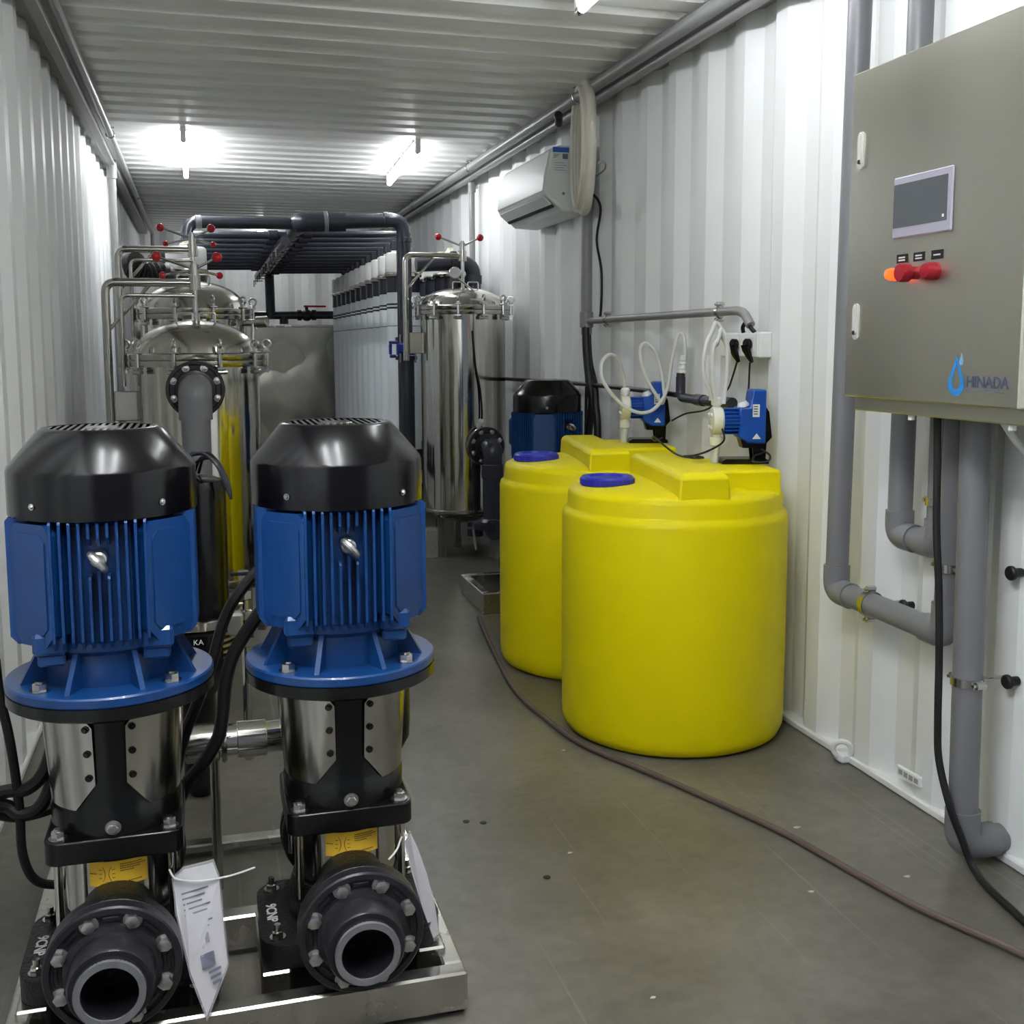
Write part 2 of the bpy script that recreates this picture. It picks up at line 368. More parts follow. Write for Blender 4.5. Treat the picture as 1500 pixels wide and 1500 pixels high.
# ------------------------------------------------------------------ booster pumps
def make_pump(label, group):
    r = thing('vertical_pump', label, 'pump', (0, 0, 0), group)
    # fan cover with its grille
    fc = MB().lathe([(.150, .926), (.1575, .928), (.1575, 1.002), (.155, 1.009), (.104, 1.080), (.0985, 1.084), (.088, 1.084), (.088, 1.070)], n=64, cap=False).build('fan_cover', BLACKP, r)
    g = MB()
    for i in range(15):
        x = -.084+i*.012; h = math.sqrt(max(0, .089**2-x*x))
        g.box((x-.0028, -h, 1.078), (x+.0028, h, 1.0835))
    g.box((-.03, -.03, 1.076), (.03, .03, 1.0838), .004); g.build('grille', STEELC, fc)
    MB().cyl((0, 0, 1.062), (0, 0, 1.066), .088, 40).build('fan_shadow_plate', RUBBER, fc)
    for a in (-130, -50, 50, 130):
        t = math.radians(a); d = Vector((cos(t), sin(t), 0)); MB().bolt(d*.1572+Vector((0, 0, .952)), d, .0042, .004).build('screw', ZINC, fc)
    # motor: octagonal core, corner pads, cooling fins on four sides
    core = MB().lathe([(.10, .69), (.126, .70), (.128, .73), (.128, .915), (.140, .927)], n=8, a0=PI/8, a1=2*PI+PI/8)
    mb = core.build('motor_body', BLUE, r, ang=20)
    pad = MB().prism([(-.048, .735), (-.030, .715), (.030, .715), (.048, .735), (.048, .905), (.036, .922), (-.036, .922), (-.048, .905)], lambda u, v, t: (u, -t, v), .10, .156)
    for k in range(4):
        p = MB().add(pad.v, pad.f).xform(Matrix.Rotation(PI/4+k*PI/2, 4, 'Z'))
        q = MB().prism([(-.038, .748), (-.026, .735), (.026, .735), (.038, .748), (.038, .893), (.028, .906), (-.028, .906), (-.038, .893)], lambda u, v, t: (u, -t, v), .156, .1585).xform(Matrix.Rotation(PI/4+k*PI/2, 4, 'Z'))
        p.add(q.v, q.f).build('corner_pad', BLUE, r, ang=25)
    for side in range(4):
        R = Matrix.Rotation(side*PI/2, 4, 'Z')
        for i in range(-5, 6):
            x = i*.0148; yo = -.1545+abs(i)*.0006
            segs = [(.712, .928)]
            if side == 0 and abs(i) == 1: segs = [(.712, .835), (.886, .928)]
            elif side == 0 and i == 0: segs = [(.712, .848), (.885, .928)]
            m = MB()
            for a, b in segs: m.prism([(-.118, a), (yo+.012, a), (yo, a+.014), (yo, b-.004), (yo+.004, b), (-.118, b)], lambda u, v, t: (t, u, v), x-.0022, x+.0022)
            m.xform(R).build('cooling_fin', BLUE, r, flat=True)
    # lifting eye
    e = MB().cyl((0, -.125, .864), (0, -.158, .864), .013, 20, ch=.003)
    eye = e.build('eye_boss', CAST, r)
    MB().torus((0, -.172, .864), (.75, .12, .62), .016, .0065, 24, 10).build('lifting_eye', CAST, r)
    # end shield, lugs, gussets and motor flange
    es = MB().lathe([(.112, .634), (.112, .69), (.126, .70), (.128, .716)], n=48)
    for sx in (-1, 1):
        for sy in (-1, 1):
            es.box((sx*.058, sy*.082, .700), (sx*.112, sy*.130, .738), .006); es.box((sx*.062, sy*.09, .680), (sx*.106, sy*.122, .702), .004)
    es.build('end_shield', BLUE, r)
    for k in range(8):
        a = PI/8+k*PI/4; gs = MB().prism([(.108, .633), (.158, .633), (.122, .698), (.108, .698)], lambda u, v, t: (u, t, v), -.0045, .0045).xform(Matrix.Rotation(a, 4, 'Z'))
        gs.build('gusset', BLUE, r, flat=True)
    MB().lathe([(.174, .616), (.1765, .619), (.1765, .632), (.174, .635), (.10, .635)], n=72, cap=True).build('motor_flange', BLUE, r)
    for k in range(4):
        a = PI/4+k*PI/2; MB().bolt((.150*cos(a), .150*sin(a), .635), (0, 0, 1), .0125, .014, .004).build('flange_bolt', ZINC, r)
    # lantern, guards
    lt = MB().lathe([(.170, .592), (.1765, .596), (.1765, .616), (.10, .616)], n=72)
    lt.lathe([(.110, .398), (.1065, .41), (.114, .57), (.160, .594)], n=48)
    lt.lathe([(.112, .353), (.113, .392), (.108, .404), (.09, .404)], n=48)
    lt.build('lantern', BLACKG, r)
    def guard(sgn):
        m = MB(); n = 30; zs0, zs1 = .402, .592; vs = []
        for i in range(n+1):
            a = 13+(154)*i/n; e = min(a-13, 167-a)
            zb = zs0+max(0, .052*(1-e/20)); zt = zs1-max(0, .028*(1-e/10))
            t = math.radians(-90+sgn*a)
            for rr, z in ((.1085+(zb-.40)*.062, zb), (.1085+(zt-.40)*.062, zt), (.1065+(zt-.40)*.062, zt), (.1065+(zb-.40)*.062, zb)):
                vs.append((rr*1.02*cos(t), rr*1.02*sin(t), z))
        fs = [(i*4+k, i*4+(k+1) % 4, i*4+4+(k+1) % 4, i*4+4+k) for i in range(n) for k in range(4)]+[(0, 1, 2, 3), (n*4, n*4+1, n*4+2, n*4+3)]
        gp = m.add(vs, fs).build('guard_plate', STEELC, r, ang=50)
        for a in (18, 162):
            for z in (.468, .515, .562):
                t = math.radians(-90+sgn*a); rr = (.1085+(z-.40)*.062)*1.02; d = Vector((cos(t), sin(t), 0))
                MB().bolt(d*rr+Vector((0, 0, z)), d, .0048, .004).build('guard_screw', BLACKG, gp)
    guard(1); guard(-1)
    # square plate with bolts and tie rods, sleeve
    pl = []
    for cx, cy, a0 in ((.09, .09, 0), (-.09, .09, 90), (-.09, -.09, 180), (.09, -.09, 270)):
        for k in range(6): a = math.radians(a0+18*k); pl.append((cx+.025*cos(a), cy+.025*sin(a)))
    o = MB().prism(pl, lambda u, v, t: (u, v, t), .313, .353).build('clamp_plate', BLACKG, r); bv = o.modifiers.new('soft', 'BEVEL'); bv.width = .003; bv.segments = 2; bv.limit_method = 'ANGLE'; bv.angle_limit = math.radians(40)
    MB().bolt((0, -.112, .372), (0, -1, 0), .010, .010, .004).build('vent_plug', ZINC, r)
    for sx in (-1, 1):
        for sy in (-1, 1):
            MB().bolt((sx*.092, sy*.092, .353), (0, 0, 1), .0115, .014, .005).build('plate_bolt', ZINC, r)
            MB().cyl((sx*.094, sy*.094, .21), (sx*.094, sy*.094, .317), .0075, 14).build('tie_rod', STEEL, r)
    sl = MB().lathe([(.096, .20), (.096, .316)], n=48).build('sleeve', STEEL, r)
    m = MB(); vs = []
    for i in range(13):
        t = math.radians(-118+60*i/12)
        for z in (.262, .304): vs.append((.0968*cos(t), .0968*sin(t), z))
    m.add(vs, [(2*i, 2*i+2, 2*i+3, 2*i+1) for i in range(12)]); lb = m.build('label', LABY, sl)
    m = MB()
    def on(t, z): return (.0972*cos(math.radians(t)), .0972*sin(math.radians(t)), z)
    for (t0, t1, z) in ((-86, -64, .2975), (-86, -60, .2938), (-86, -66, .2901), (-86, -72, .2864), (-78, -64, .2675), (-117, -109, .2835)):
        for q in range(int((t1-t0)/2)):
            a_ = t0+q*2; m.add([on(a_, z), on(a_+1.5, z), on(a_+1.5, z+.0015), on(a_, z+.0015)], [(0, 1, 2, 3)])
    for sx in (-1, 1):                                                  # line diagram: two facing arcs with ticks
        for q in range(10):
            u0, u1 = -1+q*.2, -.8+q*.2
            f_ = lambda u, w_: on(-99+sx*(1.6+2.6*u*u+w_), .283+u*.0125)
            m.add([f_(u0, 0), f_(u0, .6), f_(u1, .6), f_(u1, 0)], [(0, 1, 2, 3)])
        for zz in (.276, .283, .290):
            m.add([on(-99+sx*5, zz), on(-99+sx*8, zz), on(-99+sx*8, zz+.001), on(-99+sx*5, zz+.001)], [(0, 1, 2, 3)])
    m.build('label_print', INKD, lb, flat=True)
    # cast base, foot and the pair of pipe flanges
    bs = MB().lathe([(.10, .10), (.108, .12), (.108, .19), (.100, .214), (.09, .214)], n=48)
    bs.cyl((0, -.19, .205), (0, .19, .205), .066, 32).box((-.092, -.10, .13), (.092, .10, .206), .02)
    bs.build('pump_base', BLACKC, r)
    ft = MB()
    poly = []
    for cx, cy, a0 in ((.115, .075, 0), (-.115, .075, 90), (-.115, -.075, 180), (.115, -.075, 270)):
        for k in range(7): a = math.radians(a0+15*k); poly.append((cx+.052*cos(a), cy+.052*sin(a)))
    ft.prism(poly, lambda u, v, t: (u, v, t), .098, .142)
    foot = ft.build('foot', BLACKC, r)
    for sx in (-1, 1):
        for sy in (-1, 1): MB().bolt((sx*.137, sy*.092, .142), (0, 0, 1), .011, .012, .014).build('anchor_bolt', STEELC, foot)
    text('lettering', '9CNP', LETTER, foot, (-.143, 0, .1425), (0, -1, 0), (1, 0, 0), .019, .0004, bold=.03)
    global ZMAP
    keep = ZMAP; ZMAP = None
    for sy in (-1, 1):
        f0 = MB().lathe([(.07, .176), (.106, .178), (.108, .181), (.108, .202), (.106, .204), (.07, .204)], (0, 0, .205), (0, sy, 0), 56).build('cast_flange', BLACKC, r)
        pf = MB().lathe([(.068, .206), (.107, .206), (.110, .209), (.110, .229), (.107, .232), (.098, .2325), (.096, .227), (.080, .227), (.078, .234), (.069, .238), (.067, .282), (.064, .286), (.056, .286), (.055, .298), (.053, .300), (.046, .300), (.044, .298), (.044, .18)], (0, 0, .205), (0, sy, 0), 56, cap=False)
        pf = pf.build('pipe_flange', PVCB, r)
        MB().ring((0, sy*.286, .205), (0, sy*.302, .205), .0553, .0445, 48).build('pipe_lip', PVC, pf)
        if sy < 0: MB().cyl((0, -.20, .205), (0, -.196, .205), .044, 32).build('pipe_bore', RUBBER, pf)
        for k in range(8):
            a = PI/8+k*PI/4; c = Vector((.0885*cos(a), sy*.227, .205+.0885*sin(a)))
            MB().bolt(c, (0, sy, 0), .0115, .012, 0).build('flange_bolt', CAST, pf)
            m = MB().box((-.014, -.002, -.004), (.014, .002, .004), .0015).xform(Matrix.Translation((.088*cos(a+PI/8), sy*.2275, .205+.088*sin(a+PI/8))) @ Matrix.Rotation(-(a+PI/8+PI/2), 4, 'Y'))
            m.build('pocket_rib', PVCB, pf)
    ZMAP = keep
    # terminal box behind the motor
    MB().box((-.065, .142, .76), (.065, .215, .89), .01).build('terminal_box', BLUE, r)
    return r
G = 'upright multistage pumps with blue motors'
ZMAP = [(.20, 0), (.26, .022), (.34, .028), (.42, .024), (.59, .013), (.93, .011), (1.008, .011), (1.084, 0)]
pump = make_pump('upright pump with blue finned motor and black fan cover, left of the two in front', G)
ZMAP = None
p2 = copy_tree(pump, (.238, 2.03, 0), 'upright pump with blue finned motor and black fan cover, right of the two in front')
p3 = copy_tree(pump, (1.53, 4.78, -.022), 'upright pump with blue motor half hidden behind the yellow tanks', rz=math.radians(22))
pump.location = (-.172, 2.03, 0); WL[pump] = Vector(pump.location)

# ------------------------------------------------------------------ skids
sk = thing('skid_frame', 'bright stainless steel rectangular-tube skid carrying the two front pumps', 'skid', (.04, 2.25, 0))
def beam(name, a, b, par, m=SATIN): return MB().box(a, b, .004).build(name, m, par)
beam('front_beam', (-.356, 1.822, .012), (.432, 1.860, .0865), sk)
beam('rear_beam', (-.356, 2.60, .012), (.432, 2.64, .034), sk)
beam('side_beam', (-.356, 1.861, .012), (-.318, 2.599, .086), sk)
beam('side_beam', (.394, 1.861, .012), (.432, 2.599, .086), sk)
beam('cross_beam', (-.317, 2.140, .012), (.393, 2.182, .0855), sk)
for px in (-.172, .238):
    for s in (-1, 1):
        beam('foot_pad', (px+s*.143-.027, 1.90, .04), (px+s*.143+.027, 2.139, .097), sk)
for x, y in ((-.337, 1.85), (.413, 1.85), (-.337, 2.61), (.413, 2.61)):
    MB().box((x-.016, y-.012, 0), (x+.016, y+.012, .012), .002).build('rubber_pad', RUBBER, sk)
s3 = thing('skid_frame', 'grey steel tube skid under the pump behind the yellow tanks', 'skid', (1.45, 5.0, 0))
SK3 = (1.20, 4.70, 1.76, 5.15)
x0, y0, x1, y1 = SK3
beam('front_beam', (x0, y0, .0), (x1, y0+.04, .098), s3); beam('rear_beam', (x0, y1-.04, 0), (x1, y1, .098), s3)
beam('side_beam', (x0, y0+.041, 0), (x0+.04, y1-.041, .097), s3); beam('side_beam', (x1-.04, y0+.041, 0), (x1, y1-.041, .097), s3)
beam('cross_beam', (x0+.041, 4.74, 0), (x1-.041, 4.83, .075), s3)

# paper booklets in clear bags, tied to the tie rods
def bag(label, o, P, tie):
    r = thing('manual_bag', label, 'manual', o)
    n = len(P); m = MB(); vs = []; d = Vector((.25, .97, 0)).normalized()
    C_ = sum((Vector(p) for p in P), Vector())/n
    def slab(scale, t, name, mt, off):
        Q = [C_+(Vector(p)-C_)*scale+d*off for p in P]
        b = MB(); b.add(Q+[q+d*t for q in Q], [list(range(n))[::-1], list(range(n, 2*n))]+[(i, (i+1) % n, n+(i+1) % n, n+i) for i in range(n)])
        return b.build(name, mt, r, flat=True)
    slab(1, .007, 'plastic_sleeve', BAG, -.0035); pg = slab(.95, .0035, 'printed_page', PAPER, -.0018)
    MB().tube(smooth(tie, 8), .0018, 8).build('cable_tie', WHITE, r)
    return r, pg
b1, pg = bag('clear bag holding a printed booklet, tied to the left front pump', (-.03, 1.86, .07),
    [(-.078, 1.905, .300), (-.060, 1.90, .318), (-.008, 1.885, .332), (.002, 1.87, .305), (.006, 1.85, .25), (.012, 1.83, .165), (-.026, 1.80, .090), (-.052, 1.82, .165), (-.072, 1.87, .25)],
    [(-.083, 1.925, .305), (-.070, 1.89, .303), (-.03, 1.87, .304), (.02, 1.865, .309), (.062, 1.865, .318)])
A_, B_, C_, D_ = (Vector(p) for p in ((-.072, 1.90, .290), (-.006, 1.872, .315), (.008, 1.825, .165), (-.046, 1.815, .150)))
m = MB(); off = Vector((-.25, -.97, .15))*.0075
def pg_pt(u, v): return (A_*(1-u)+B_*u)*(1-v)+(D_*(1-u)+C_*u)*v+off
for u0, u1, v0, v1 in [(.12, .82-.1*(k % 3), .10+.055*k, .118+.055*k) for k in range(8)]+[(.30, .48, .58, .70), (.55, .66, .56, .66), (.34, .74, .76, .90), (.50, .88, .94, .97), (.54, .86, 1.0, 1.03), (.58, .84, 1.06, 1.09)]:
    m.add([pg_pt(u0, v0), pg_pt(u1, v0), pg_pt(u1, v1), pg_pt(u0, v1)], [(0, 1, 2, 3)])
m.build('page_print', INKG, pg, flat=True)
bag('clear bag holding a folded paper booklet, hanging at the right front pump', (.38, 1.93, .09),
    [(.338, 1.938, .300), (.348, 1.93, .318), (.362, 1.93, .285), (.378, 1.925, .235), (.392, 1.92, .175), (.400, 1.915, .110), (.388, 1.91, .105), (.366, 1.915, .175), (.348, 1.925, .245)],
    [(.300, 1.885, .290), (.318, 1.90, .300), (.333, 1.93, .309), (.345, 1.93, .312)])

# ------------------------------------------------------------------ cables and pipework round the front pumps
def line(name, pts, r, m, label, cat, group=None, sm=True, n=10, R=None):
    P = smooth(pts, 7) if sm else (bend(pts, R) if R else pts)
    return tag(MB().tube(P, r, n).build(name, m), label, cat, group)
line('motor_cable', [(.175, 2.23, .80), (.12, 2.22, .79), (.060, 2.2, .735), (.027, 2.2, .677), (-.002, 2.2, .582), (-.035, 2.2, .501), (-.06, 2.22, .43), (-.10, 2.26, .25), (-.12, 2.3, .02)], .0115, RUBBER, 'thick black cable arching between the motors, the upper left one of the pair', 'cable')
line('motor_cable', [(.20, 2.22, .77), (.13, 2.19, .73), (.058, 2.18, .64), (.029, 2.18, .572), (.019, 2.18, .495), (.009, 2.18, .447), (-.019, 2.18, .40), (-.063, 2.2, .335), (-.10, 2.24, .2), (-.06, 2.3, .02)], .0135, RUBBER, 'thick black cable between the motors, the lower right one of the pair', 'cable')
line('motor_cable', [(-.50, 2.0, .400), (-.386, 2.1, .409), (-.334, 2.1, .413), (-.303, 2.12, .443), (-.283, 2.16, .52), (-.25, 2.22, .66), (-.21, 2.24, .78)], .0125, RUBBER, 'upper thick black cable looping left of the left front pump', 'cable')
line('motor_cable', [(-.50, 2.02, .405), (-.387, 2.1, .388), (-.348, 2.1, .366), (-.312, 2.1, .378), (-.285, 2.13, .44), (-.24, 2.2, .60), (-.19, 2.24, .77)], .0125, RUBBER, 'middle thick black cable looping left of the left front pump', 'cable')
line('motor_cable', [(-.50, 2.1, .395), (-.42, 2.12, .375), (-.36, 2.14, .346), (-.30, 2.22, .325), (-.22, 2.34, .32), (-.10, 2.42, .25)], .0115, RUBBER, 'lowest thick black cable running behind the left front pump at plate height', 'cable')
line('sensor_cable', [(-.375, 2.1, .66), (-.371, 2.1, .592), (-.358, 2.1, .501), (-.349, 2.1, .382), (-.348, 2.1, .29), (-.331, 2.11, .231), (-.290, 2.13, .205), (-.24, 2.16, .19)], .0085, RUBBER, 'thin black cable hanging in a J along the left front pump', 'cable')
mf = thing('outlet_manifold', 'polished steel outlet pipe with couplings running across behind the front pumps', 'pipe', (.04, 2.44, .34))
m = MB().cyl((-.30, 2.44, .345), (.40, 2.44, .345), .036, 32); m.build('pipe_run', STEEL, mf)
for a, b, r_ in ((-.06, .012, .043), (.05, .115, .041), (-.19, -.13, .043), (.19, .25, .041)): MB().cyl((a, 2.44, .345), (b, 2.44, .345), r_, 32, ch=.002).build('coupling', STEELC, mf)
MB().torus((.022, 2.44, .345), (1, 0, 0), .043, .006, 32, 8).build('coupling_clamp', ZINC, mf)
for x in (-.172, .238):
    MB().tube(bend([(x, 2.335, .205), (x, 2.44, .205), (x, 2.44, .345)], .08), .036, 24).build('riser', STEEL, mf)
MB().cyl((.0, 2.44, .0), (.0, 2.44, .315), .011, 12).build('support_post', ZINC, mf)
h = thing('pressure_housing', 'small glossy black rounded housing behind the right front pump', 'housing', (.375, 2.32, 0))
MB().lathe([(.0, .325), (.03, .33), (.046, .36), (.048, .40), (.048, .50), (.04, .56), (.0, .57)], (.375, 2.33, 0), n=32).build('shell', BLACKG, h)
MB().cyl((.375, 2.33, .0), (.375, 2.33, .33), .016, 16).build('stem', RUBBER, h)
MB().cyl((.345, 2.283, .41), (.345, 2.278, .41), .006, 12).build('red_mark', RED, h)

# black disc filter between the pumps and the first vessel
df = thing('disc_filter', 'tall black cylindrical filter with a steel clamp band behind the left front pump', 'filter', (-.03, 3.0, 0))
MB().lathe([(.086, .505), (.0895, .52), (.0885, .845), (.082, .868), (.06, .876), (0, .877)], (-.035, 3.0, 0), n=48).build('filter_cover', BLACKP, df)
MB().lathe([(.094, .474), (.1, .478), (.1, .50), (.094, .504), (.086, .504)], (-.035, 3.0, 0), n=48).build('clamp_band', STEELC, df)
lo = MB().lathe([(.03, .0), (.045, .02), (.045, .28), (.075, .33), (.098, .37), (.104, .40), (.104, .468), (.095, .474)], (-.035, 3.0, 0), n=48).build('filter_base', BLACKG, df)
for k in range(5):
    z = .395+k*.016; m = MB(); vs = []
    for i in range(7):
        t = math.radians(-50+42*i/6)
        vs += [(-.035+.104*cos(t), 3+.104*sin(t), z), (-.035+.108*cos(t), 3+.108*sin(t), z), (-.035+.108*cos(t), 3+.108*sin(t), z+.006), (-.035+.104*cos(t), 3+.104*sin(t), z+.006)]
    m.add(vs, [(i*4+q, i*4+(q+1) % 4, i*4+4+(q+1) % 4, i*4+4+q) for i in range(6) for q in range(4)]); m.build('louvre_rib', CAST, lo)
text('lettering', 'KA', LETTER, lo, (-.030, 2.8935, .452), (1, 0, 0), (0, 0, 1), .014, .0005)
MB().box((.045, 2.90, .46), (.085, 2.95, .52), .006).build('clamp_latch', CAST, df)
MB().tube(bend([(-.03, 3.09, .15), (-.03, 3.3, .15), (-.03, 3.3, 0.02)], .06), .04, 16).build('outlet_pipe', PVCD, df)
for k in range(6):
    o = .012*k
    line('control_tube', [(-.075+o, 3.06, .88), (-.055+o, 3.0, .915+.012*(k % 3)), (-.01+o*.8, 2.96, .945-.006*k), (.03+o*.5, 2.93, .915-.01*k), (.050+o*.25, 2.925, .862-.008*k)], .004, RUBBER if k % 2 else PVCD, 'thin grey control tube draped over the black filter top', 'tube', 'control tubes on the black filter')
fv = thing('fitting_cluster', 'small bright steel valves and unions beside the black filter', 'valve', (.10, 3.22, 0))
MB().cyl((.10, 3.22, .0), (.10, 3.22, .56), .013, 16).build('riser', STEEL, fv)
for z, r_ in ((.36, .026), (.44, .024), (.50, .022), (.555, .018)):
    MB().lathe([(r_*.8, z-.016), (r_, z-.012), (r_, z+.012), (r_*.8, z+.016)], (.10, 3.22, 0), n=6).build('union', STEELC, fv)
for z, s in ((.41, 1), (.475, -1), (.53, 1)):
    MB().cyl((.10, 3.22, z), (.10+s*.05, 3.20, z), .010, 12).cyl((.10+s*.038, 3.204, z), (.10+s*.058, 3.197, z), .016, 6).build('branch', STEELC, fv)
MB().box((.06, 3.17, .565), (.115, 3.185, .575), .002).build('valve_lever', RUBBER, fv)

# ------------------------------------------------------------------ yellow dosing tanks
def make_tank(label, group):
    r = thing('dosing_tank', label, 'tank', (0, 0, 0), group); R = .355
    b = MB().lathe([(0, 0.002), (R-.035, 0), (R-.012, .012), (R-.002, .035), (R, .06), (R+.001, .35), (R, .690), (R-.004, .706), (R-.014, .714), (R-.017, .722), (R-.018, .758), (R-.024, .772), (R-.045, .782), (.2, .790), (0, .793)], n=96)
    b.build('tank_body', YEL, r, ang=50)
    th = math.radians(-9)
    def blk(name, u0, u1, v0, v1, z0, z1, ins, c):
        # u across the ridge, v along it; sides lean in by ins
        m = MB(); lo = [(u0, v0), (u1, v0), (u1, v1), (u0, v1)]; s = ins
        P = [(u, v, z0) for u, v in lo]+[(u0+s, v0+s*.6, z1-c), (u1-s, v0+s*.6, z1-c), (u1-s, v1-s*.6, z1-c), (u0+s, v1-s*.6, z1-c)]+[(u0+s+c, v0+s*.6+c*1.6, z1), (u1-s-c, v0+s*.6+c*1.6, z1), (u1-s-c, v1-s*.6-c, z1), (u0+s+c, v1-s*.6-c, z1)]
        F = [(0, 1, 5, 4), (1, 2, 6, 5), (2, 3, 7, 6), (3, 0, 4, 7), (4, 5, 9, 8), (5, 6, 10, 9), (6, 7, 11, 10), (7, 4, 8, 11), (8, 9, 10, 11)]
        Rz = Matrix.Rotation(th, 4, 'Z')
        m.add([Rz @ Vector(p) for p in P], F); o = m.build(name, YEL, r, ang=20)
        bv = o.modifiers.new('soft', 'BEVEL'); bv.width = .007; bv.segments = 3; bv.limit_method = 'ANGLE'; bv.angle_limit = math.radians(12)
        return o
    blk('ridge', -.075, .085, -.322, .318, .70, .853, .006, .014)
    blk('pump_platform', .07, .288, -.178, .185, .74, .843, .002, .006)
    cap = MB().lathe([(.078, .778), (.084, .786), (.084, .806), (.079, .812), (.060, .813), (.056, .806), (0, .805)], (-.215, .03, 0), n=48).build('screw_cap', CAPB, r)
    for k in range(32):
        a = 2*PI*k/32; c = Vector((-.215+.0845*cos(a), .03+.0845*sin(a), .796))
        if k == 0: g0 = MB().box((c.x-.002, c.y-.003, .787), (c.x+.002, c.y+.003, .805), .001).build('grip_rib', CAPB, cap)
        else: g = alike(g0, 'grip_rib', cap, c); g.rotation_euler = (0, 0, a)
    return r
TG = 'yellow dosing tanks by the right wall'
tk = make_tank('yellow round dosing tank with blue cap, the nearer one, standing whole in view', TG)
T1 = Vector((1.437, 3.165, 0)); T2 = Vector((1.437, 3.925, 0))
copy_tree(tk, T2, 'yellow round dosing tank with blue cap, the farther one, half hidden by the nearer')
tk.location = T1; WL[tk] = T1

# ------------------------------------------------------------------ dosing pumps on the tanks
def make_dosing(label, group):
    """local: head points to -x, base on z=0"""
    r = thing('dosing_pump', label, 'pump', (0, 0, 0), group)
    st = MB().prism([(-.075, 0), (.075, 0), (.075, .010), (.068, .016), (-.062, .016), (-.075, .008)], lambda u, v, t: (u, t, v), -.045, .045)
    st.prism([(.030, .014), (.068, .014), (.070, .070), (.060, .082), (.028, .082), (.024, .062)], lambda u, v, t: (u, t, v), -.030, -.022)
    st.prism([(.030, .014), (.068, .014), (.070, .070), (.060, .082), (.028, .082), (.024, .062)], lambda u, v, t: (u, t, v), .022, .030)
    st.prism([(-.005, .050), (.060, .050), (.070, .085), (-.015, .085)], lambda u, v, t: (u, t, v), -.028, .028)
    st.build('stand', BLACKP, r)
    MB().prism([(.062, .060), (.084, .085), (.074, .165), (.062, .185)], lambda u, v, t: (u, t, v), -.040, .040).build('rear_cover', BLACKP, r)
    hs = MB().prism([(-.022, .085), (.010, .066), (.064, .064), (.064, .236), (.020, .236), (.012, .180), (-.022, .180)], lambda u, v, t: (u, t, v), -.044, .044)
    o = hs.build('housing', DBLUE, r); bv = o.modifiers.new('soft', 'BEVEL'); bv.width = .005; bv.segments = 2; bv.limit_method = 'ANGLE'
    MB().cyl((-.068, 0, .135), (-.018, 0, .135), .041, 28).build('motor_barrel', DBLUE, r)
    for k in range(8):
        z = .0957+k*.0112; w_ = math.sqrt(max(1e-5, .048**2-(z-.135)**2)); MB().box((-.066, -w_, z-.0016), (-.014, w_, z+.0016)).build('cooling_fin', DBLUE, r)
    MB().lathe([(.0, .0), (.034, .0), (.045, .004), (.045, .032), (.040, .038), (.0, .038)], (-.104, 0, .135), (1, 0, 0), 28).build('pump_head', CREAM, r)
    for a in (45, 135, 225, 315): 
        t = math.radians(a); MB().lathe([(.006, 0), (.006, .004), (0, .006)], (-.104, .028*cos(t), .135+.028*sin(t)), (-1, 0, 0), 12).build('head_bolt', WHITE, r)
    MB().cyl((-.086, 0, .165), (-.086, 0, .190), .013, 16).lathe([(.017, .186), (.018, .190), (.018, .206), (.012, .212)], (-.086, 0, 0), n=12).build('outlet_valve', WHITE, r)
    MB().cyl((-.086, 0, .080), (-.086, 0, .105), .014, 16).lathe([(.012, .054), (.021, .058), (.021, .084)], (-.086, 0, 0), n=12).build('suction_valve', CREAM, r)
    MB().cyl((-.090, 0, -.0), (-.084, 0, .066), .0125, 14).build('suction_tube', HOSE, r)
    MB().box((.020, -.0452, .150), (.042, -.0438, .190)).build('sticker', STICK, r)
    s = MB()
    for z in (.182, .174, .166, .158): s.box((.023, -.0457, z), (.036, -.045, z+.003))
    s.build('sticker_print', INKD, r)
    MB().prism([(.020, .080), (.048, .080), (.034, .098)], lambda u, v, t: (u, t, v), -.0452, -.0438).build('warning_triangle', PAPER, r)
    MB().lathe([(.020, 0), (.020, .006), (.014, .016), (.014, .018), (0, .018)], (-.002, -.012, .181), (-.35, 0, .94), 20).build('dial', GLASS, r)
    return r
dp = make_dosing('blue dosing pump with white head on the nearer yellow tank', 'blue dosing pumps on the yellow tanks')
DZ = .8435
copy_tree(dp, (1.665, 3.925, DZ), 'blue dosing pump with white head on the farther yellow tank', rz=math.radians(-15))
dp.location = (1.668, 3.15, DZ); dp.rotation_euler = (0, 0, math.radians(-15)); WL[dp] = Vector(dp.location)
line('dosing_hose', [(1.580, 3.948, 1.05), (1.568, 3.94, 1.111), (1.538, 3.92, 1.166), (1.497, 3.90, 1.184), (1.459, 3.88, 1.156), (1.451, 3.86, 1.101), (1.48, 3.85, 1.046), (1.528, 3.84, .996), (1.587, 3.835, .967), (1.641, 3.83, .972), (1.683, 3.83, 1.01), (1.709, 3.83, 1.065), (1.720, 3.83, 1.143), (1.731, 3.825, 1.209), (1.740, 3.82, 1.250), (1.752, 3.81, 1.265), (1.760, 3.80, 1.242), (1.762, 3.80, 1.198), (1.760, 3.80, 1.170)], .0068, HOSE, 'white hose looping from the farther dosing pump up to the white check valve', 'hose', n=10)
line('coiled_hose', [(1.692, 3.831, 1.010), (1.689, 3.845, 1.0), (1.664, 3.85, 1.038), (1.637, 3.86, 1.083), (1.615, 3.865, 1.144), (1.609, 3.87, 1.193), (1.617, 3.87, 1.22), (1.638, 3.87, 1.226), (1.668, 3.87, 1.198), (1.69, 3.87, 1.143), (1.703, 3.865, 1.087), (1.702, 3.855, 1.054), (1.700, 3.842, 1.03), (1.694, 3.832, 1.014)], .0068, HOSE, 'narrow white hose loop standing in front of the farther dosing pump', 'hose', n=10)
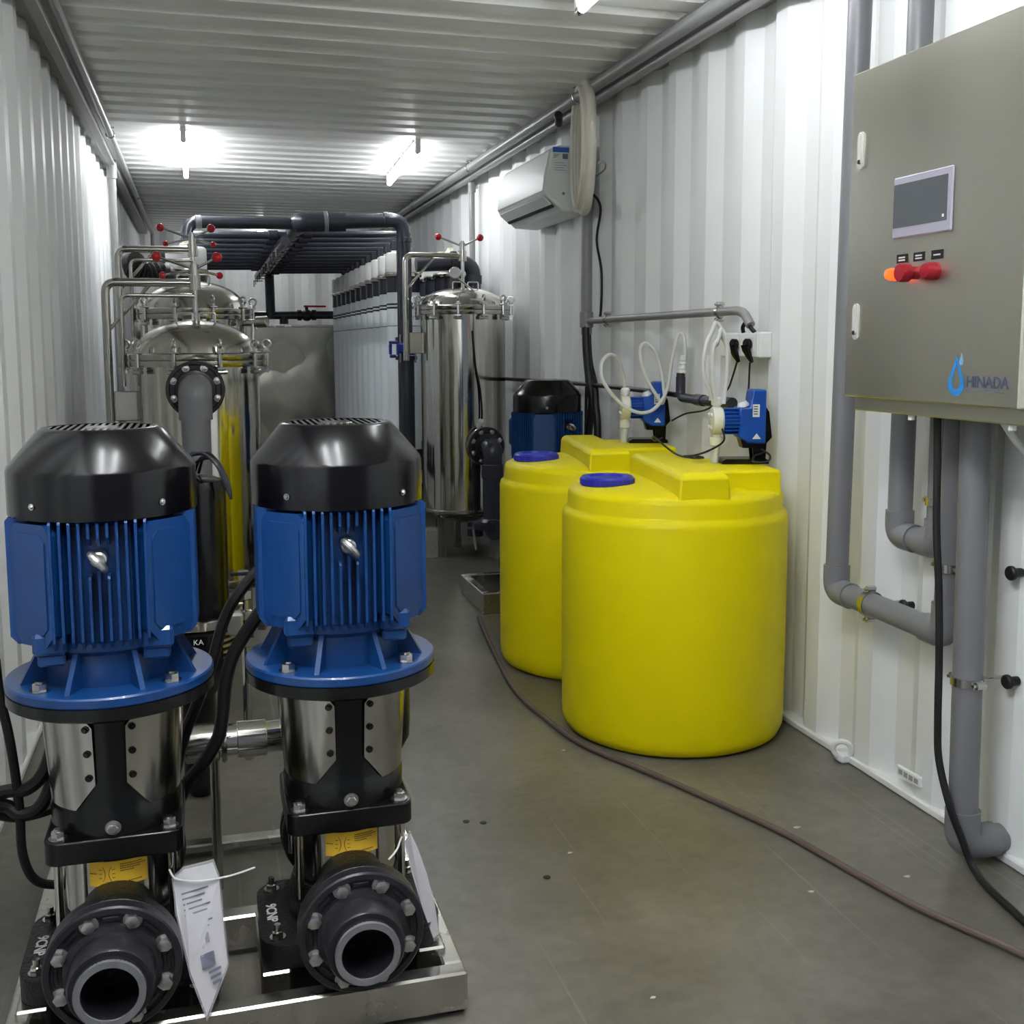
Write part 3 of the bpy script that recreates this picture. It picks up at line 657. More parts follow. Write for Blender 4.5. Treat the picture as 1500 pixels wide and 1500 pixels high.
hp = Vector((1.668, 3.15, DZ)); hd = Matrix.Rotation(math.radians(-15), 4, 'Z') @ Vector((-.086, 0, .21)); H0 = hp+hd
def loop(dx0, dx1, top, lean, dy): return [H0+Vector((-.012, dy, -.01)), H0+Vector((dx0, dy, .08)), H0+Vector((dx0*.9, dy, .16)), H0+Vector((dx0*.3+lean, dy, top-.03)), H0+Vector((lean, dy, top)), H0+Vector((dx1*.5+lean, dy, top-.02)), H0+Vector((dx1, dy, .15)), H0+Vector((dx1*.95, dy, .07)), H0+Vector((.016, dy, -.02))]
line('coiled_hose', loop(-.047, .038, .236, -.008, 0), .0065, HOSE, 'outer tall white hose loop rising from the nearer dosing pump', 'hose')
line('coiled_hose', loop(-.026, .026, .216, .002, -.016), .0065, HOSE, 'inner white hose loop rising from the nearer dosing pump', 'hose')
line('coiled_hose', loop(-.012, .042, .20, .010, .018), .0065, HOSE, 'rear white hose loop rising from the nearer dosing pump', 'hose')
line('pump_cord', [(1.585, 3.13, .955), (1.575, 3.10, .92), (1.555, 3.16, .885), (1.52, 3.2, .866), (1.50, 3.23, .862), (1.545, 3.24, .860), (1.555, 3.2, .858), (1.51, 3.19, .860), (1.50, 3.3, .864), (1.52, 3.52, .90), (1.60, 3.70, .87), (1.70, 3.86, .865)], .0033, RUBBER, 'thin black cord lying bunched on the nearer yellow tank', 'cord')
line('pump_cord', [(1.70, 3.13, .90), (1.725, 3.08, .875), (1.70, 3.045, .857), (1.66, 3.06, .856), (1.68, 3.09, .872), (1.725, 3.11, .885), (1.74, 3.17, .93), (1.752, 3.27, 1.02), (1.753, 3.275, 1.10), (1.752, 3.27, 1.163)], .0033, RUBBER, 'thin black cord from the nearer dosing pump up to the right plug', 'cord')
line('pump_cord', [(1.74, 3.86, .93), (1.77, 3.80, .96), (1.765, 3.6, .99), (1.76, 3.45, 1.06), (1.756, 3.40, 1.11), (1.752, 3.36, 1.163)], .0033, RUBBER, 'thin black cord from the farther dosing pump up to the left plug', 'cord')

# sockets and plugs
for y, lab in ((3.412, 'square white wall socket box holding the left plug'), (3.272, 'square white wall socket box holding the right plug')):
    s = thing('wall_socket', lab, 'socket', (1.78, y, 1.22), 'wall sockets above the dosing pumps')
    MB().box((1.752, y-.067, 1.178), (1.797, y+.067, 1.262), .004).build('back_box', WHITE, s)
    MB().box((1.745, y-.064, 1.181), (1.7525, y+.064, 1.259), .003).build('face_plate', WHITE, s)
    MB().box((1.742, y-.045, 1.196), (1.7455, y+.02, 1.245), .002).build('socket_insert', STICK, s)
for y, lab in ((3.345, 'black angled plug with cord in the left socket'), (3.252, 'black angled plug with cord in the right socket')):
    p = thing('plug', lab, 'plug', (1.735, y, 1.215), 'black plugs in the wall sockets')
    MB().cyl((1.7415, y, 1.222), (1.722, y, 1.222), .019, 20, ch=.003).build('plug_body', BLACKP, p)
    MB().tube([(1.725, y, 1.222), (1.728, y, 1.205), (1.738, y, 1.185), (1.75, y, 1.163)], .01, 12, radii=[.016, .014, .011, .006]).build('strain_relief', BLACKP, p)

# thin grey conduit along the wall feeding the sockets
line('conduit_pipe', [(1.744, 4.815, 1.332), (1.744, 3.345, 1.335), (1.750, 3.31, 1.325), (1.752, 3.27, 1.285)], .0155, PVCW, 'thin grey conduit running level along the right wall to the sockets', 'conduit', sm=False, R=.04, n=16)
line('conduit_tail', [(1.752, 3.29, 1.295), (1.750, 3.262, 1.275), (1.755, 3.248, 1.262)], .007, RUBBER, 'short black cable tail entering the right socket from above', 'cable')
line('conduit_tail', [(1.752, 3.30, 1.298), (1.750, 3.32, 1.28), (1.755, 3.325, 1.262)], .007, RUBBER, 'short black cable tail entering the left socket from above', 'cable')
def clamp(label, c, axis, r, toward=None, group='pipe clamps on the right wall'):
    """split ring round a pipe with two ears and screws, and a stem to the wall"""
    t = thing('pipe_clamp', label, 'clamp', c, group); c = Vector(c); a = Vector(axis).normalized()
    MB().ring(c-a*.010, c+a*.010, r+.0045, r+.0002, 28).build('band', ZINC, t)
    w_ = Vector(toward or (1, 0, 0)); e = a.cross(w_).normalized()
    for s in (-1, 1):
        p = c+e*s*(r+.010)
        MB().cyl(p-w_*.012, p+w_*.012, .009, 8).build('ear', ZINC, t)
        MB().cyl(p-w_*.020, p+w_*.016, .0042, 8).build('ear_screw', ZINC, t)
    d = (1.797+.01-c.x) if w_.x > .5 else None
    if d: MB().cyl(c+w_*(r+.002), c+w_*max(r+.01, d), .0042, 8).build('stem', ZINC, t)
    return t
clamp('small pipe clamp at the far end of the thin level conduit', (1.744, 4.569, 1.3325), (0, 1, 0), .0155)
clamp('small pipe clamp at the near end of the thin level conduit', (1.744, 3.479, 1.3345), (0, 1, 0), .0155)

# dosing line along the wall with check valve
dl = thing('dosing_line', 'dark thin pipe along the right wall with a grey elbow and white check valve', 'pipe', (1.74, 4.5, 1.03))
MB().tube(smooth([(1.60, 6.55, .93), (1.66, 6.60, .99), (1.72, 6.55, 1.015), (1.735, 5.9, 1.024), (1.74, 4.862, 1.036), (1.745, 4.1, 1.034), (1.747, 3.84, 1.030)], 6), .0105, 12).build('thin_pipe', PVCB, dl)
MB().tube(bend([(1.747, 3.80, 1.10), (1.747, 3.80, 1.022), (1.747, 3.40, 1.018)], .03), .018, 18).build('elbow_pipe', PVCD, dl)
MB().cyl((1.747, 3.80, 1.085), (1.747, 3.80, 1.115), .0165, 16).build('black_adapter', PVCB, dl)
for a, b in ((3.66, 3.60), (3.44, 3.38)): MB().cyl((1.747, a, 1.0205), (1.747, b, 1.020), .0215, 18).build('coupling', PVCD, dl)
MB().lathe([(.011, 1.11), (.016, 1.114), (.016, 1.122), (.010, 1.124), (.010, 1.129), (.015, 1.131), (.015, 1.139), (.010, 1.141), (.010, 1.146), (.0145, 1.148), (.0145, 1.156), (.010, 1.160), (.013, 1.162), (.013, 1.178), (.008, 1.182)], (1.747+.008, 3.80, 0), n=18).build('check_valve', WHITE, dl)

# ------------------------------------------------------------------ filter vessels
def make_vessel(label, group, R=.245, zb=.27, zr=1.165, ring=.051, dome=.13, arm_u=-.345, arm_z=.30, nb=10, twist=0., post_h=.23, wheel_small=False, arm_lo=.23, double=True, low_wheel=True):
    """local: axis at origin; davit post on the -x side"""
    r = thing('filter_vessel', label, 'vessel', (0, 0, 0), group)
    z0, z1 = zr-ring/2, zr+ring/2
    MB().lathe([(R*.35, zb-.085), (R*.75, zb-.055), (R*.97, zb-.01), (R, zb), (R, z0)], n=72).build('vessel_body', STEEL, r)
    MB().lathe([(R+.004, zb-.012), (R+.012, zb-.008), (R+.012, zb+.004), (R+.001, zb+.008)], n=64, cap=False).build('lower_band', STEELC, r)
    MB().lathe([(R-.002, z0-.002), (R+.030, z0), (R+.032, z0+.003), (R+.032, zr-.003), (R+.030, zr-.001), (R, zr-.001)], n=64, cap=False).build('body_flange', STEELC, r)
    prof = [(R, zr+.001), (R+.030, zr+.001), (R+.032, zr+.004), (R+.032, z1-.003), (R+.028, z1), (R, z1+.004)]
    for k in range(1, 11):
        a = (PI/2)*k/10; prof.append((R*.985*cos(a), z1+.006+dome*sin(a)))
    lid = MB().lathe(prof, n=72, cap=False).build('lid', STEELC, r)
    zt = z1+.006+dome
    for k in range(nb):
        a = 2*PI*k/nb+twist; d = Vector((cos(a), sin(a), 0)); c = d*(R+.034); t = Vector((-d.y, d.x, 0))
        b = MB().cyl(c+Vector((0, 0, z0-.022)), c+Vector((0, 0, z1+.022)), .0085, 10)
        lug = MB().box((-.016, -.017, z0-.012), (.016, .017, z0-.002), .002).box((-.016, -.017, z1+.001), (.016, .017, z1+.009), .002).xform(Matrix.Translation(c) @ Matrix.Rotation(a, 4, 'Z'))
        b.add(lug.v, lug.f)
        b.cyl(c+t*-.026+Vector((0, 0, z0-.020)), c+t*.026+Vector((0, 0, z0-.020)), .0095, 10)
        b.cyl(c+Vector((0, 0, z1+.004)), c+Vector((0, 0, z1+.022)), .011, 8)
        sb = b.build('swing_bolt', ZINC, r)
        MB().torus(c+Vector((0, 0, z1+.038)), t, .0165, .0052, 20, 8).build('eye_nut', ZINC, sb)
    # lid handles and lift lug
    for s in (-1, 1):
        MB().tube(bend([(s*.075, -R*.28, zt-.012), (s*.075, -R*.28, zt+.028), (s*.012, -R*.30, zt+.028), (s*.012, -R*.30, zt-.006)], .012), .0045, 8).build('lid_handle', ZINC, lid)
    # davit: post, arm, brace, screw and handwheel
    A = arm_u; zA = zt+arm_z*.5
    dv = MB().tube(bend([(A, 0, z0-arm_lo), (A, 0, zA), (.0, 0, zA)], .045, 8), .017, 18)
    davit = dv.build('davit_arm', STEELC, r)
    if double:
        MB().tube(bend([(A+.058, -.02, z0-.08), (A+.058, -.02, zA-.052), (-.005, -.01, zA-.052)], .035, 8), .0085, 12).build('lower_arm', STEELC, davit)
    MB().tube([(A+.012, 0, z1+.10), (A+.17, 0, zA-.01)], .0075, 10).build('brace', STEELC, davit)
    MB().box((A+.018, -.012, z0-.22), (-R+.004, .012, z0-.10), .003).build('davit_bracket', STEELC, r)
    MB().cyl((0, 0, zA-.030), (0, 0, zA+.030), .024, 16).build('arm_collar', STEELC, davit)
    hw = MB().cyl((0, 0, zt-.02), (0, 0, zA+.085), .0105, 14).cyl((0, 0, zA+.03), (0, 0, zA+.075), .0175, 12).build('lift_screw', ZINC, r)
    zh = zA+.055
    arms = [(-.145, -.02, zh+.048, .0195), (.090, -.06, zh+.045, .0205), (.10, .06, zh-.02, .0145), (-.125, .05, zh-.022, .0145)][:4 if low_wheel else 2]
    for x, y, z, rr in arms:
        MB().cyl((0, 0, zh), (x, y, z), .0055, 10).build('wheel_spoke', ZINC, hw)
        MB().sph((x, y, z), rr, 18).build('wheel_ball', RED, hw)
    for k in range(3):
        a = 2*PI*k/3+PI/2; p = Vector((R*.78*cos(a), R*.78*sin(a), 0))
        MB().box((p.x-.022, p.y-.022, 0 if zb > .25 else 0), (p.x+.022, p.y+.022, zb-.04), .004).build('leg', STEELC, r)
    return r, zt
def nozzle(r, base, d, z, length, elbow_drop, turn=None, R=.245, pipe=.052, zend=None):
    """steel stub, bolted plastic flange and plastic elbow pointing down; base = axis of vessel"""
    d = Vector(d).normalized(); o = Vector(base)+Vector((0, 0, z)); p0 = o+d*(R-.03); p1 = o+d*(R+length)
    MB().cyl(p0, p1, .055, 24).build('nozzle', STEEL, r)
    MB().lathe([(.05, 0), (.105, 0), (.108, .003), (.108, .018), (.05, .018)], p1, d, 40).build('steel_flange', STEELC, r)
    pf = MB().lathe([(.05, .020), (.107, .020), (.110, .023), (.110, .040), (.107, .043), (.098, .043), (.094, .036), (.078, .036), (.074, .044), (.05, .05)], p1, d, 44).build('pipe_flange', PVCB, r)
    x, y, _ = frame_of(d)
    for k in range(8):
        a = PI/8+k*PI/4; MB().bolt(p1+(x*cos(a)+y*sin(a))*.088+d*.038, d, .0105, .010).build('flange_bolt', CAST, pf)
    q = p1+d*.046
    return q
VG = 'polished steel filter vessels with red handwheels'
v1, zt1 = make_vessel('polished steel filter vessel, front left one with a grey elbow on its flange', VG, nb=10, twist=PI/2+.31, arm_lo=.60)
v1o = Vector((-.012, 4.68, 0))
v2, _ = make_vessel('polished steel filter vessel on the left, standing behind the front one', VG, zb=.40, zr=1.373, nb=10, twist=PI/2+.31)
MB().cyl((.22, -.16, 1.33), (.31, -.20, 1.335), .016, 14).cyl((.285, -.19, 1.334), (.335, -.215, 1.336), .028, 18, ch=.003).build('side_valve', STEELC, v2)
MB().cyl((.27, -.185, 1.33), (.268, -.19, 1.24), .012, 12).build('side_drain', ZINC, v2)
v2.location = (-.02, 5.61, 0); WL[v2] = Vector(v2.location)
v3, zt3 = make_vessel('polished steel filter vessel beside the right wall under the wall pipe', VG, zr=1.418, zb=.275, dome=.10, arm_u=-.335, arm_z=.36, nb=12, twist=.2, arm_lo=.26, double=False, low_wheel=False)
# the right-hand vessel carries its bottom flange and gauge
v3o = Vector((1.470, 6.194, 0))
d3 = Vector((.17, -.985, 0)); q = nozzle(v3, (0, 0, 0), d3, .655, .04, 0)
e3 = [q-d3*.01, q+d3*.07, q+d3*.07+Vector((0, 0, -.07)), q+d3*.07+Vector((0, 0, -.42))]
MB().tube(bend(e3, .07, 8), .055, 24).build('plastic_elbow', PVCD, v3)
MB().cyl(e3[2]+Vector((0, 0, -.02)), e3[2]+Vector((0, 0, -.10)), .061, 28, ch=.003).build('elbow_socket', PVCD, v3)
c = q+d3*.07; MB().lathe([(.05, .205), (.11, .207), (.112, .212), (.112, .240), (.08, .246), (.066, .262), (.055, .262)], (c.x, c.y, 0), n=40).build('lower_flange', PVCD, v3)
MB().cyl((.03, -.16, zt3-.03), (-.07, -.13, zt3+.055), .006, 8).build('gauge_stem', ZINC, v3)
gz = MB().cyl((-.075, -.12, zt3+.075), (-.078, -.145, zt3+.075), .034, 28, ch=.004).build('pressure_gauge', ZINC, v3)
MB().cyl((-.078, -.145, zt3+.075), (-.0781, -.1462, zt3+.075), .029, 28).build('gauge_dial', GLASS, gz)
MB().tube(bend([(.02, -.235, .55), (.035, -.262, .70), (.045, -.26, .85), (.035, -.255, .98), (.01, -.25, 1.10), (-.005, -.247, 1.30)], .04), .006, 8).build('sampling_tube', BLACKG, v3)
MB().cyl((.03, -.245, .76), (.035, -.275, .80), .016, 12).build('sampling_cap', WHITE, v3)
v3.location = v3o; WL[v3] = v3o
# front left vessel: flange with a grey elbow
q = nozzle(v1, (0, 0, 0), (-.03, -1, 0), 1.055, .05, 0)
dd = Vector((-.03, -1, 0)).normalized()
pe = [q-dd*.01, q+dd*.05, q+dd*.05+Vector((0, 0, -.06)), q+dd*.05+Vector((0, 0, -.105))]
MB().tube(bend([q-dd*.01, q+dd*.055, q+dd*.055+Vector((0, 0, -.11))], .06, 9), .062, 28).build('plastic_elbow', PVC, v1)
c = q+dd*.055; MB().cyl((c.x, c.y, 1.055-.105), (c.x, c.y, .10), .053, 28).build('down_pipe', PVC, v1)
v1.location = v1o; WL[v1] = v1o
# supports
for (x, y), lab in (((1.27, 6.14), 'small concrete pier left of the right-hand vessel'), ((1.64, 5.98), 'small concrete pier half hidden behind the yellow tank')):
    m = MB().prism([(-.062, 0), (.062, 0), (.048, .16), (-.048, .16)], lambda u, v, t: (x+u, y+t, v), -.06, .06)
    tag(m.build('concrete_pier', CONC, flat=True), lab, 'pier', 'concrete piers under the pipework')
pp = thing('bottom_pipe', 'dark plastic pipe lying low between the right vessel and the yellow tank', 'pipe', (1.58, 5.85, .18))
MB().tube(bend([(1.54, 5.72, .21), (1.60, 5.78, .20), (1.74, 5.62, .19), (1.74, 5.25, .19)], .06), .05, 20).build('pipe_run', PVCD, pp)
MB().cyl((1.515, 5.695, .214), (1.575, 5.755, .205), .058, 24, ch=.003).build('pipe_cap', PVCD, pp)
MB().box((1.545, 5.60, .262), (1.625, 5.66, .325), .006).build('junction_box', WHITE, pp)
MB().tube(bend([(1.44, 6.0, .175), (1.475, 6.0, .175), (1.49, 5.99, .05)], .01), .009, 10).build('drain_tube', ZINC, pp)

# ------------------------------------------------------------------ membrane module rack
def make_module(label, group):
    r = thing('membrane_module', label, 'module', (0, 0, 0), group)
    MB().lathe([(.104, .56), (.104, 1.552)], n=40).build('white_tube', MODW, r)
    MB().lathe([(.1045, 1.448), (.108, 1.450), (.108, 1.458), (.1045, 1.460)], n=40, cap=False).lathe([(.1045, 1.470), (.108, 1.472), (.108, 1.480), (.1045, 1.482)], n=40, cap=False).build('black_band', PVCB, r)
    MB().lathe([(.1043, 1.338), (.1050, 1.339), (.1050, 1.342), (.1043, 1.343)], n=40, cap=False).build('label_line', PVC, r)
    MB().lathe([(.100, 1.545), (.107, 1.553), (.107, 1.642), (.100, 1.650)], n=40).build('dark_neck', PVCD, r)
    MB().lathe([(.106, 1.644), (.116, 1.648), (.118, 1.655), (.118, 1.668), (.113, 1.674), (.106, 1.676)], n=40).build('steel_clamp', STEELC, r)
    MB().lathe([(.1105, 1.674), (.1115, 1.69), (.1115, 1.775), (.108, 1.790), (.100, 1.797), (.03, 1.800)], n=40).build('white_cap', WHITE, r)
    MB().lathe([(.036, 1.798), (.036, 1.815), (.024, 1.82), (.024, 1.835)], n=20).build('cap_neck', CREAM, r)
    MB().lathe([(.05, .40), (.108, .42), (.108, .555), (.1, .562)], n=32).build('lower_neck', PVCD, r)
    return r
ORD = ['first', 'second', 'third', 'fourth', 'fifth', 'sixth', 'seventh', 'eighth', 'ninth', 'tenth', 'eleventh']
MX, MY, MP, MN = 1.25, 6.90, .29, 11
mo = make_module('white membrane module with white cap, first from the front in the long right row', 'white membrane modules of the long right row')
for i in range(1, MN): copy_tree(mo, (MX, MY+MP*i, 0), 'white membrane module with white cap, %s from the front in the long right row' % ORD[i])
for i in range(6): copy_tree(mo, (1.56, MY+MP*i, 0), 'white membrane module beside the right wall behind the steel vessel, %s from the front' % ORD[i], group='white membrane modules against the right wall')
LX, LY, LZ = -.058, 6.45, -.028
for i in range(4): copy_tree(mo, (LX, LY+MP*i, LZ), 'white membrane module behind the left vessels, %s from the front' % ORD[i], group='white membrane modules behind the left vessels')
mo.location = (MX, MY, 0); WL[mo] = Vector(mo.location)
rk = thing('module_rack', 'dark steel rack carrying the long right row of white modules', 'rack', (1.4, 8.3, 0))
for x in (1.15, 1.66):
    MB().box((x-.025, MY-.14, .34), (x+.025, MY+MP*10+.14, .40), .004).build('long_rail', PVCD, rk)
for y in (MY-.1, MY+1.0, MY+2.0, MY+MP*10+.1):
    MB().box((1.126, y-.025, .30), (1.684, y+.025, .338), .004).build('cross_rail', PVCD, rk)
    for x in (1.15, 1.66): MB().box((x-.022, y-.022, 0), (x+.022, y+.022, .30), .004).build('post', PVCD, rk)
lr = thing('module_rack', 'dark steel rack under the modules behind the left vessels', 'rack', (LX, 6.9, 0))
for x in (LX-.10, LX+.10):
    MB().box((x-.02, LY-.14, .312), (x+.02, LY+MP*3+.14, .372), .004).build('long_rail', PVCD, lr)
    for y in (LY-.1, LY+MP*3+.1): MB().box((x-.02, y-.02, 0), (x+.02, y+.02, .312), .004).build('post', PVCD, lr)

# overhead header pipes of the rack
hd_ = thing('header_pipes', 'dark grey plastic header with ribs of cross pipes over the membrane modules', 'pipe', (.6, 6.6, 1.9))
HX, HZ = .585, 1.935
MB().cyl((HX, 6.62, HZ-.005), (HX, 10.05, HZ-.055), .046, 24).build('main_header', PVCD, hd_)
MB().cyl((HX-.075, 6.75, HZ-.09), (HX-.075, 9.95, HZ-.11), .030, 20).build('second_header', PVCD, hd_)
MB().tube(bend([(HX, 6.70, HZ), (HX, 6.54, HZ), (HX+.26, 6.54, HZ+.006)], .075, 9), .058, 26).build('corner_elbow', PVCD, hd_)
MB().cyl((HX+.135, 6.54, HZ+.003), (HX+.158, 6.54, HZ+.004), .062, 26, ch=.002).build('elbow_collar', PVC, hd_)
fr = MB().tube(bend([(HX+.2, 6.54, HZ+.005), (1.190, 6.54, 1.962), (1.198, 6.54, 1.80)], .085, 10), .043, 26)
fr.cyl((1.198, 6.54, 1.84), (1.198, 6.54, 1.27), .0395, 24); fr.build('front_pipe', PVCD, hd_)
MB().cyl((1.07, 6.54, 1.958), (1.10, 6.54, 1.959), .047, 26, ch=.003).build('pipe_socket', PVCD, hd_)
MB().cyl((1.198, 6.54, 1.86), (1.198, 6.54, 1.83), .046, 26, ch=.003).build('pipe_socket', PVCD, hd_)
MB().cyl((1.182, 6.615, 1.93), (1.182, 6.615, .45), .021, 16).build('thin_riser', PVCD, hd_)
MB().tube(bend([(HX-.04, 6.60, 1.93), (-.045, 6.52, 1.915), (-.058, 6.46, 1.78)], .07, 9), .034, 22).build('front_left_pipe', PVCD, hd_)
MB().cyl((-.004, 6.523, 1.916), (.03, 6.527, 1.917), .039, 22, ch=.003).build('pipe_socket', PVC, hd_)
for i in range(MN):
    y = MY+MP*i; z = HZ-.035-.004*i
    MB().tube(bend([(HX, y, z), (MX, y, z+.012), (MX, y, 1.836)], .045, 6), .023, 14).build('cross_pipe', PVCD, hd_)
    MB().cyl((MX, y, 1.842), (MX, y, 1.90), .028, 16, ch=.003).build('drop_socket', PVCD, hd_)
    MB().cyl((HX+.04, y, z), (HX+.10, y, z+.001), .030, 16, ch=.003).build('tee_socket', PVCD, hd_)
    if i < 9:
        MB().tube(bend([(HX-.06, y-.1, z-.02), (LX, y-.1, z-.03), (LX, y-.1, 1.81)], .045, 6), .023, 14).build('cross_pipe', PVCD, hd_)
        MB().cyl((HX-.17, y-.1, z-.022), (HX-.11, y-.1, z-.021), .031, 16, ch=.003).build('tee_socket', PVCD, hd_)
    m = MB().box((HX-.115, y+.10, z-.083), (HX-.035, y+.115, z-.075), .002).box((HX-.115, y+.10, z-.13), (HX-.107, y+.115, z-.075), .002); m.build('hanger_bracket', PVCB if i % 3 else PVC, hd_)
MB().tube(bend([(HX+.03, 10.02, HZ-.055), (HX+.035, 10.14, HZ-.07), (HX+.04, 10.14, 1.46)], .06), .042, 22).build('end_drop', PVCD, hd_)
# riser with the blue valve
vr = thing('butterfly_valve', 'blue-bodied butterfly valve on the dark riser beside the white modules', 'valve', (1.20, 6.54, .25))
MB().cyl((1.200, 6.54, 1.14), (1.200, 6.54, .02), .047, 24).build('lower_riser', PVCD, vr)
MB().lathe([(.05, 1.245), (.066, 1.247), (.066, 1.267), (.05, 1.27)], (1.199, 6.54, 0), n=28).lathe([(.05, 1.130), (.066, 1.133), (.066, 1.153), (.05, 1.157)], (1.199, 6.54, 0), n=28).build('pipe_flange', PVCD, vr)
MB().lathe([(.056, 1.160), (.060, 1.165), (.060, 1.238), (.056, 1.243)], (1.199, 6.54, 0), n=28).box((1.135, 6.47, 1.172), (1.19, 6.53, 1.232), .008).build('valve_body', VBLUE, vr)
MB().box((1.085, 6.475, 1.228), (1.14, 6.50, 1.246), .004).box((1.085, 6.48, 1.165), (1.103, 6.50, 1.228), .004).box((1.09, 6.47, 1.145), (1.125, 6.5, 1.165), .004).build('lever', VBLUE, vr)
for s in (-.045, .045):
    MB().cyl((1.199+s, 6.485, 1.115), (1.199+s, 6.485, 1.285), .006, 8).build('through_bolt', ZINC, vr)
ge = thing('return_pipe', 'dark grey plastic pipe with elbow rising behind the right-hand vessel', 'pipe', (1.665, 6.7, .3))
MB().tube(bend([(1.665, 6.72, .40), (1.665, 6.72, 1.735), (1.30, 6.72, 1.715)], .09, 9), .046, 24).build('pipe_run', PVCD, ge)
MB().cyl((1.665, 6.72, 1.60), (1.665, 6.72, 1.655), .053, 24, ch=.003).build('elbow_socket', PVCD, ge)
MB().lathe([(.045, 0), (.075, .002), (.075, .03), (.045, .034)], (1.52, 6.72, 1.727), (1, 0, 0), 28).build('union_nut', PVCB, ge)
MB().cyl((1.665, 6.72, .0), (1.665, 6.72, .41), .05, 20).build('pipe_base', PVCD, ge)

# black flexible hoses behind the left vessels
bh = thing('corrugated_hose', 'black corrugated hose bending behind the left rear vessel top', 'hose', (-.25, 6.3, 1.6))
P = smooth([(-.325, 6.25, 1.655), (-.315, 6.20, 1.62), (-.27, 6.2, 1.60), (-.18, 6.25, 1.61), (-.14, 6.3, 1.52), (-.14, 6.34, 1.2)], 10)
MB().tube(P, .05, 16, radii=[.050 if i % 2 else .060 for i in range(len(P))]).build('hose_run', RUBBER, bh)
MB().lathe([(.03, -.035), (.056, -.03), (.056, .03), (.03, .035)], (-.325, 6.23, 1.66), (.55, -.8, .1), 28).build('hose_end', RUBBER, bh)
tag(MB().lathe([(.04, -.05), (.066, -.04), (.07, 0), (.066, .04), (.04, .05)], (-.205, 6.75, 1.725), (.2, -.96, .1), 28).build('pipe_elbow', PVCB), 'black round pipe elbow left of the white module cap behind the left vessels', 'pipe')

# ------------------------------------------------------------------ steel tank at the far end
st = thing('steel_tank', 'large square stainless tank with dented front wall at the far end', 'tank', (.4, 10.85, 0))
def dented():
    m = MB(); nx, nz = 44, 36; x0, x1, z0, z1, y = -.50, 1.60, .06, 1.40, 10.2; vs = []
    import mathutils
    for i in range(nx+1):
        for k in range(nz+1):
            u, v = i/nx, k/nz; e = min(1, 6*min(u, 1-u))*min(1, 6*min(v, 1-v))
            d = .020*mathutils.noise.noise(Vector((u*5.2, v*3.4, 1.3)))+.010*abs(mathutils.noise.noise(Vector((u*8, v*6, 7.3))))
            vs.append((x0+(x1-x0)*u, y-e*d, z0+(z1-z0)*v))
    m.add(vs, [(i*(nz+1)+k, (i+1)*(nz+1)+k, (i+1)*(nz+1)+k+1, i*(nz+1)+k+1) for i in range(nx) for k in range(nz)])
    return m
dented().build('front_wall', DULL, st, ang=60)
m = MB().box((-.50, 10.202, .06), (1.60, 11.5, 1.398)); m.build('tank_shell', STEELC, st)
MB().box((-.515, 10.185, 1.385), (1.615, 10.225, 1.405), .004).build('top_rim', SATIN, st)
for x in (-.4, .55, 1.5): MB().box((x-.04, 10.3, 0), (x+.04, 11.4, .06)).build('bearer', PVCD, st)
MB().tube(bend([(.43, 10.2, 1.09), (.43, 10.15, 1.09), (.43, 10.15, .78)], .03), .014, 12).build('level_tube', WHITE, st)
fp = thing('feed_pipe', 'dark level pipe above the far tank with a red-handled ball valve', 'pipe', (.8, 10.12, 1.48))
MB().cyl((.20, 10.14, 1.485), (1.5, 10.14, 1.497), .036, 20).build('pipe_run', PVCD, fp)
MB().cyl((.86, 10.14, 1.49), (.90, 10.14, 1.491), .048, 20, ch=.004).cyl((.99, 10.14, 1.492), (1.03, 10.14, 1.493), .048, 20, ch=.004).sph((.945, 10.14, 1.491), .054, 18).build('ball_valve', PVCB, fp)
MB().cyl((.945, 10.14, 1.53), (.945, 10.14, 1.565), .015, 12).build('valve_stem', PVCB, fp)
MB().box((.92, 10.125, 1.564), (1.12, 10.155, 1.580), .004).build('red_handle', RED, fp)
MB().cyl((.74, 10.14, 1.486), (.74, 10.14, 1.41), .040, 16).build('tank_inlet', PVCB, fp)

# ------------------------------------------------------------------ conduits along the roof edges
rc = thing('roof_conduit', 'pair of grey conduits running along the top of the right wall', 'conduit', (1.69, 5, 2.3))
MB().cyl((1.655, -.45, 2.318), (1.655, 11.3, 2.318), .026, 18).build('large_conduit', PVCW, rc)
MB().cyl((1.712, -.45, 2.292), (1.712, 11.3, 2.292), .021, 16).build('small_conduit', PVCW, rc)
lc = thing('roof_conduit', 'pair of grey conduits running along the top of the left wall', 'conduit', (-.45, 5, 2.3))
MB().box((-.492, -.45, 2.288), (-.450, 11.2, 2.320), .004).build('flat_trunking', RAIL, lc)
MB().cyl((-.415, -.45, 2.322), (-.415, 11.35, 2.322), .018, 16).build('round_conduit', PVCW, lc)
MB().tube(bend([(-.415, 11.3, 2.322), (-.415, 11.45, 2.322), (-.415, 11.45, 1.95)], .06), .018, 14).build('end_drop', PVCW, lc)
def hanger(label, x, y):
    t = thing('conduit_hanger', label, 'hanger', (x, y, ZC), 'conduit hangers under the roof')
    MB().cyl((x, y, 2.30), (x, y, ZC-.004), .004, 8).build('hanger_rod', ZINC, t)
    MB().box((x-.022, y-.014, ZC-.006), (x+.022, y+.014, ZC+.002), .002).build('hanger_plate', ZINC, t)
    MB().torus((x, y, 2.318 if x > 0 else 2.322), (0, 1, 0), .029 if x > 0 else .021, .0035, 24, 8).build('hanger_ring', ZINC, t)
for y, w_ in ((4.72, 'beside the coiled tube'), (6.75, 'near the far drop pipe'), (8.6, 'farthest along')): hanger('conduit hanger on the right roof conduit, %s' % w_, 1.655, y)
for y, w_ in ((6.2, 'near the left lamp'), (8.7, 'farthest along')): hanger('conduit hanger on the left roof conduit, %s' % w_, -.415, y)
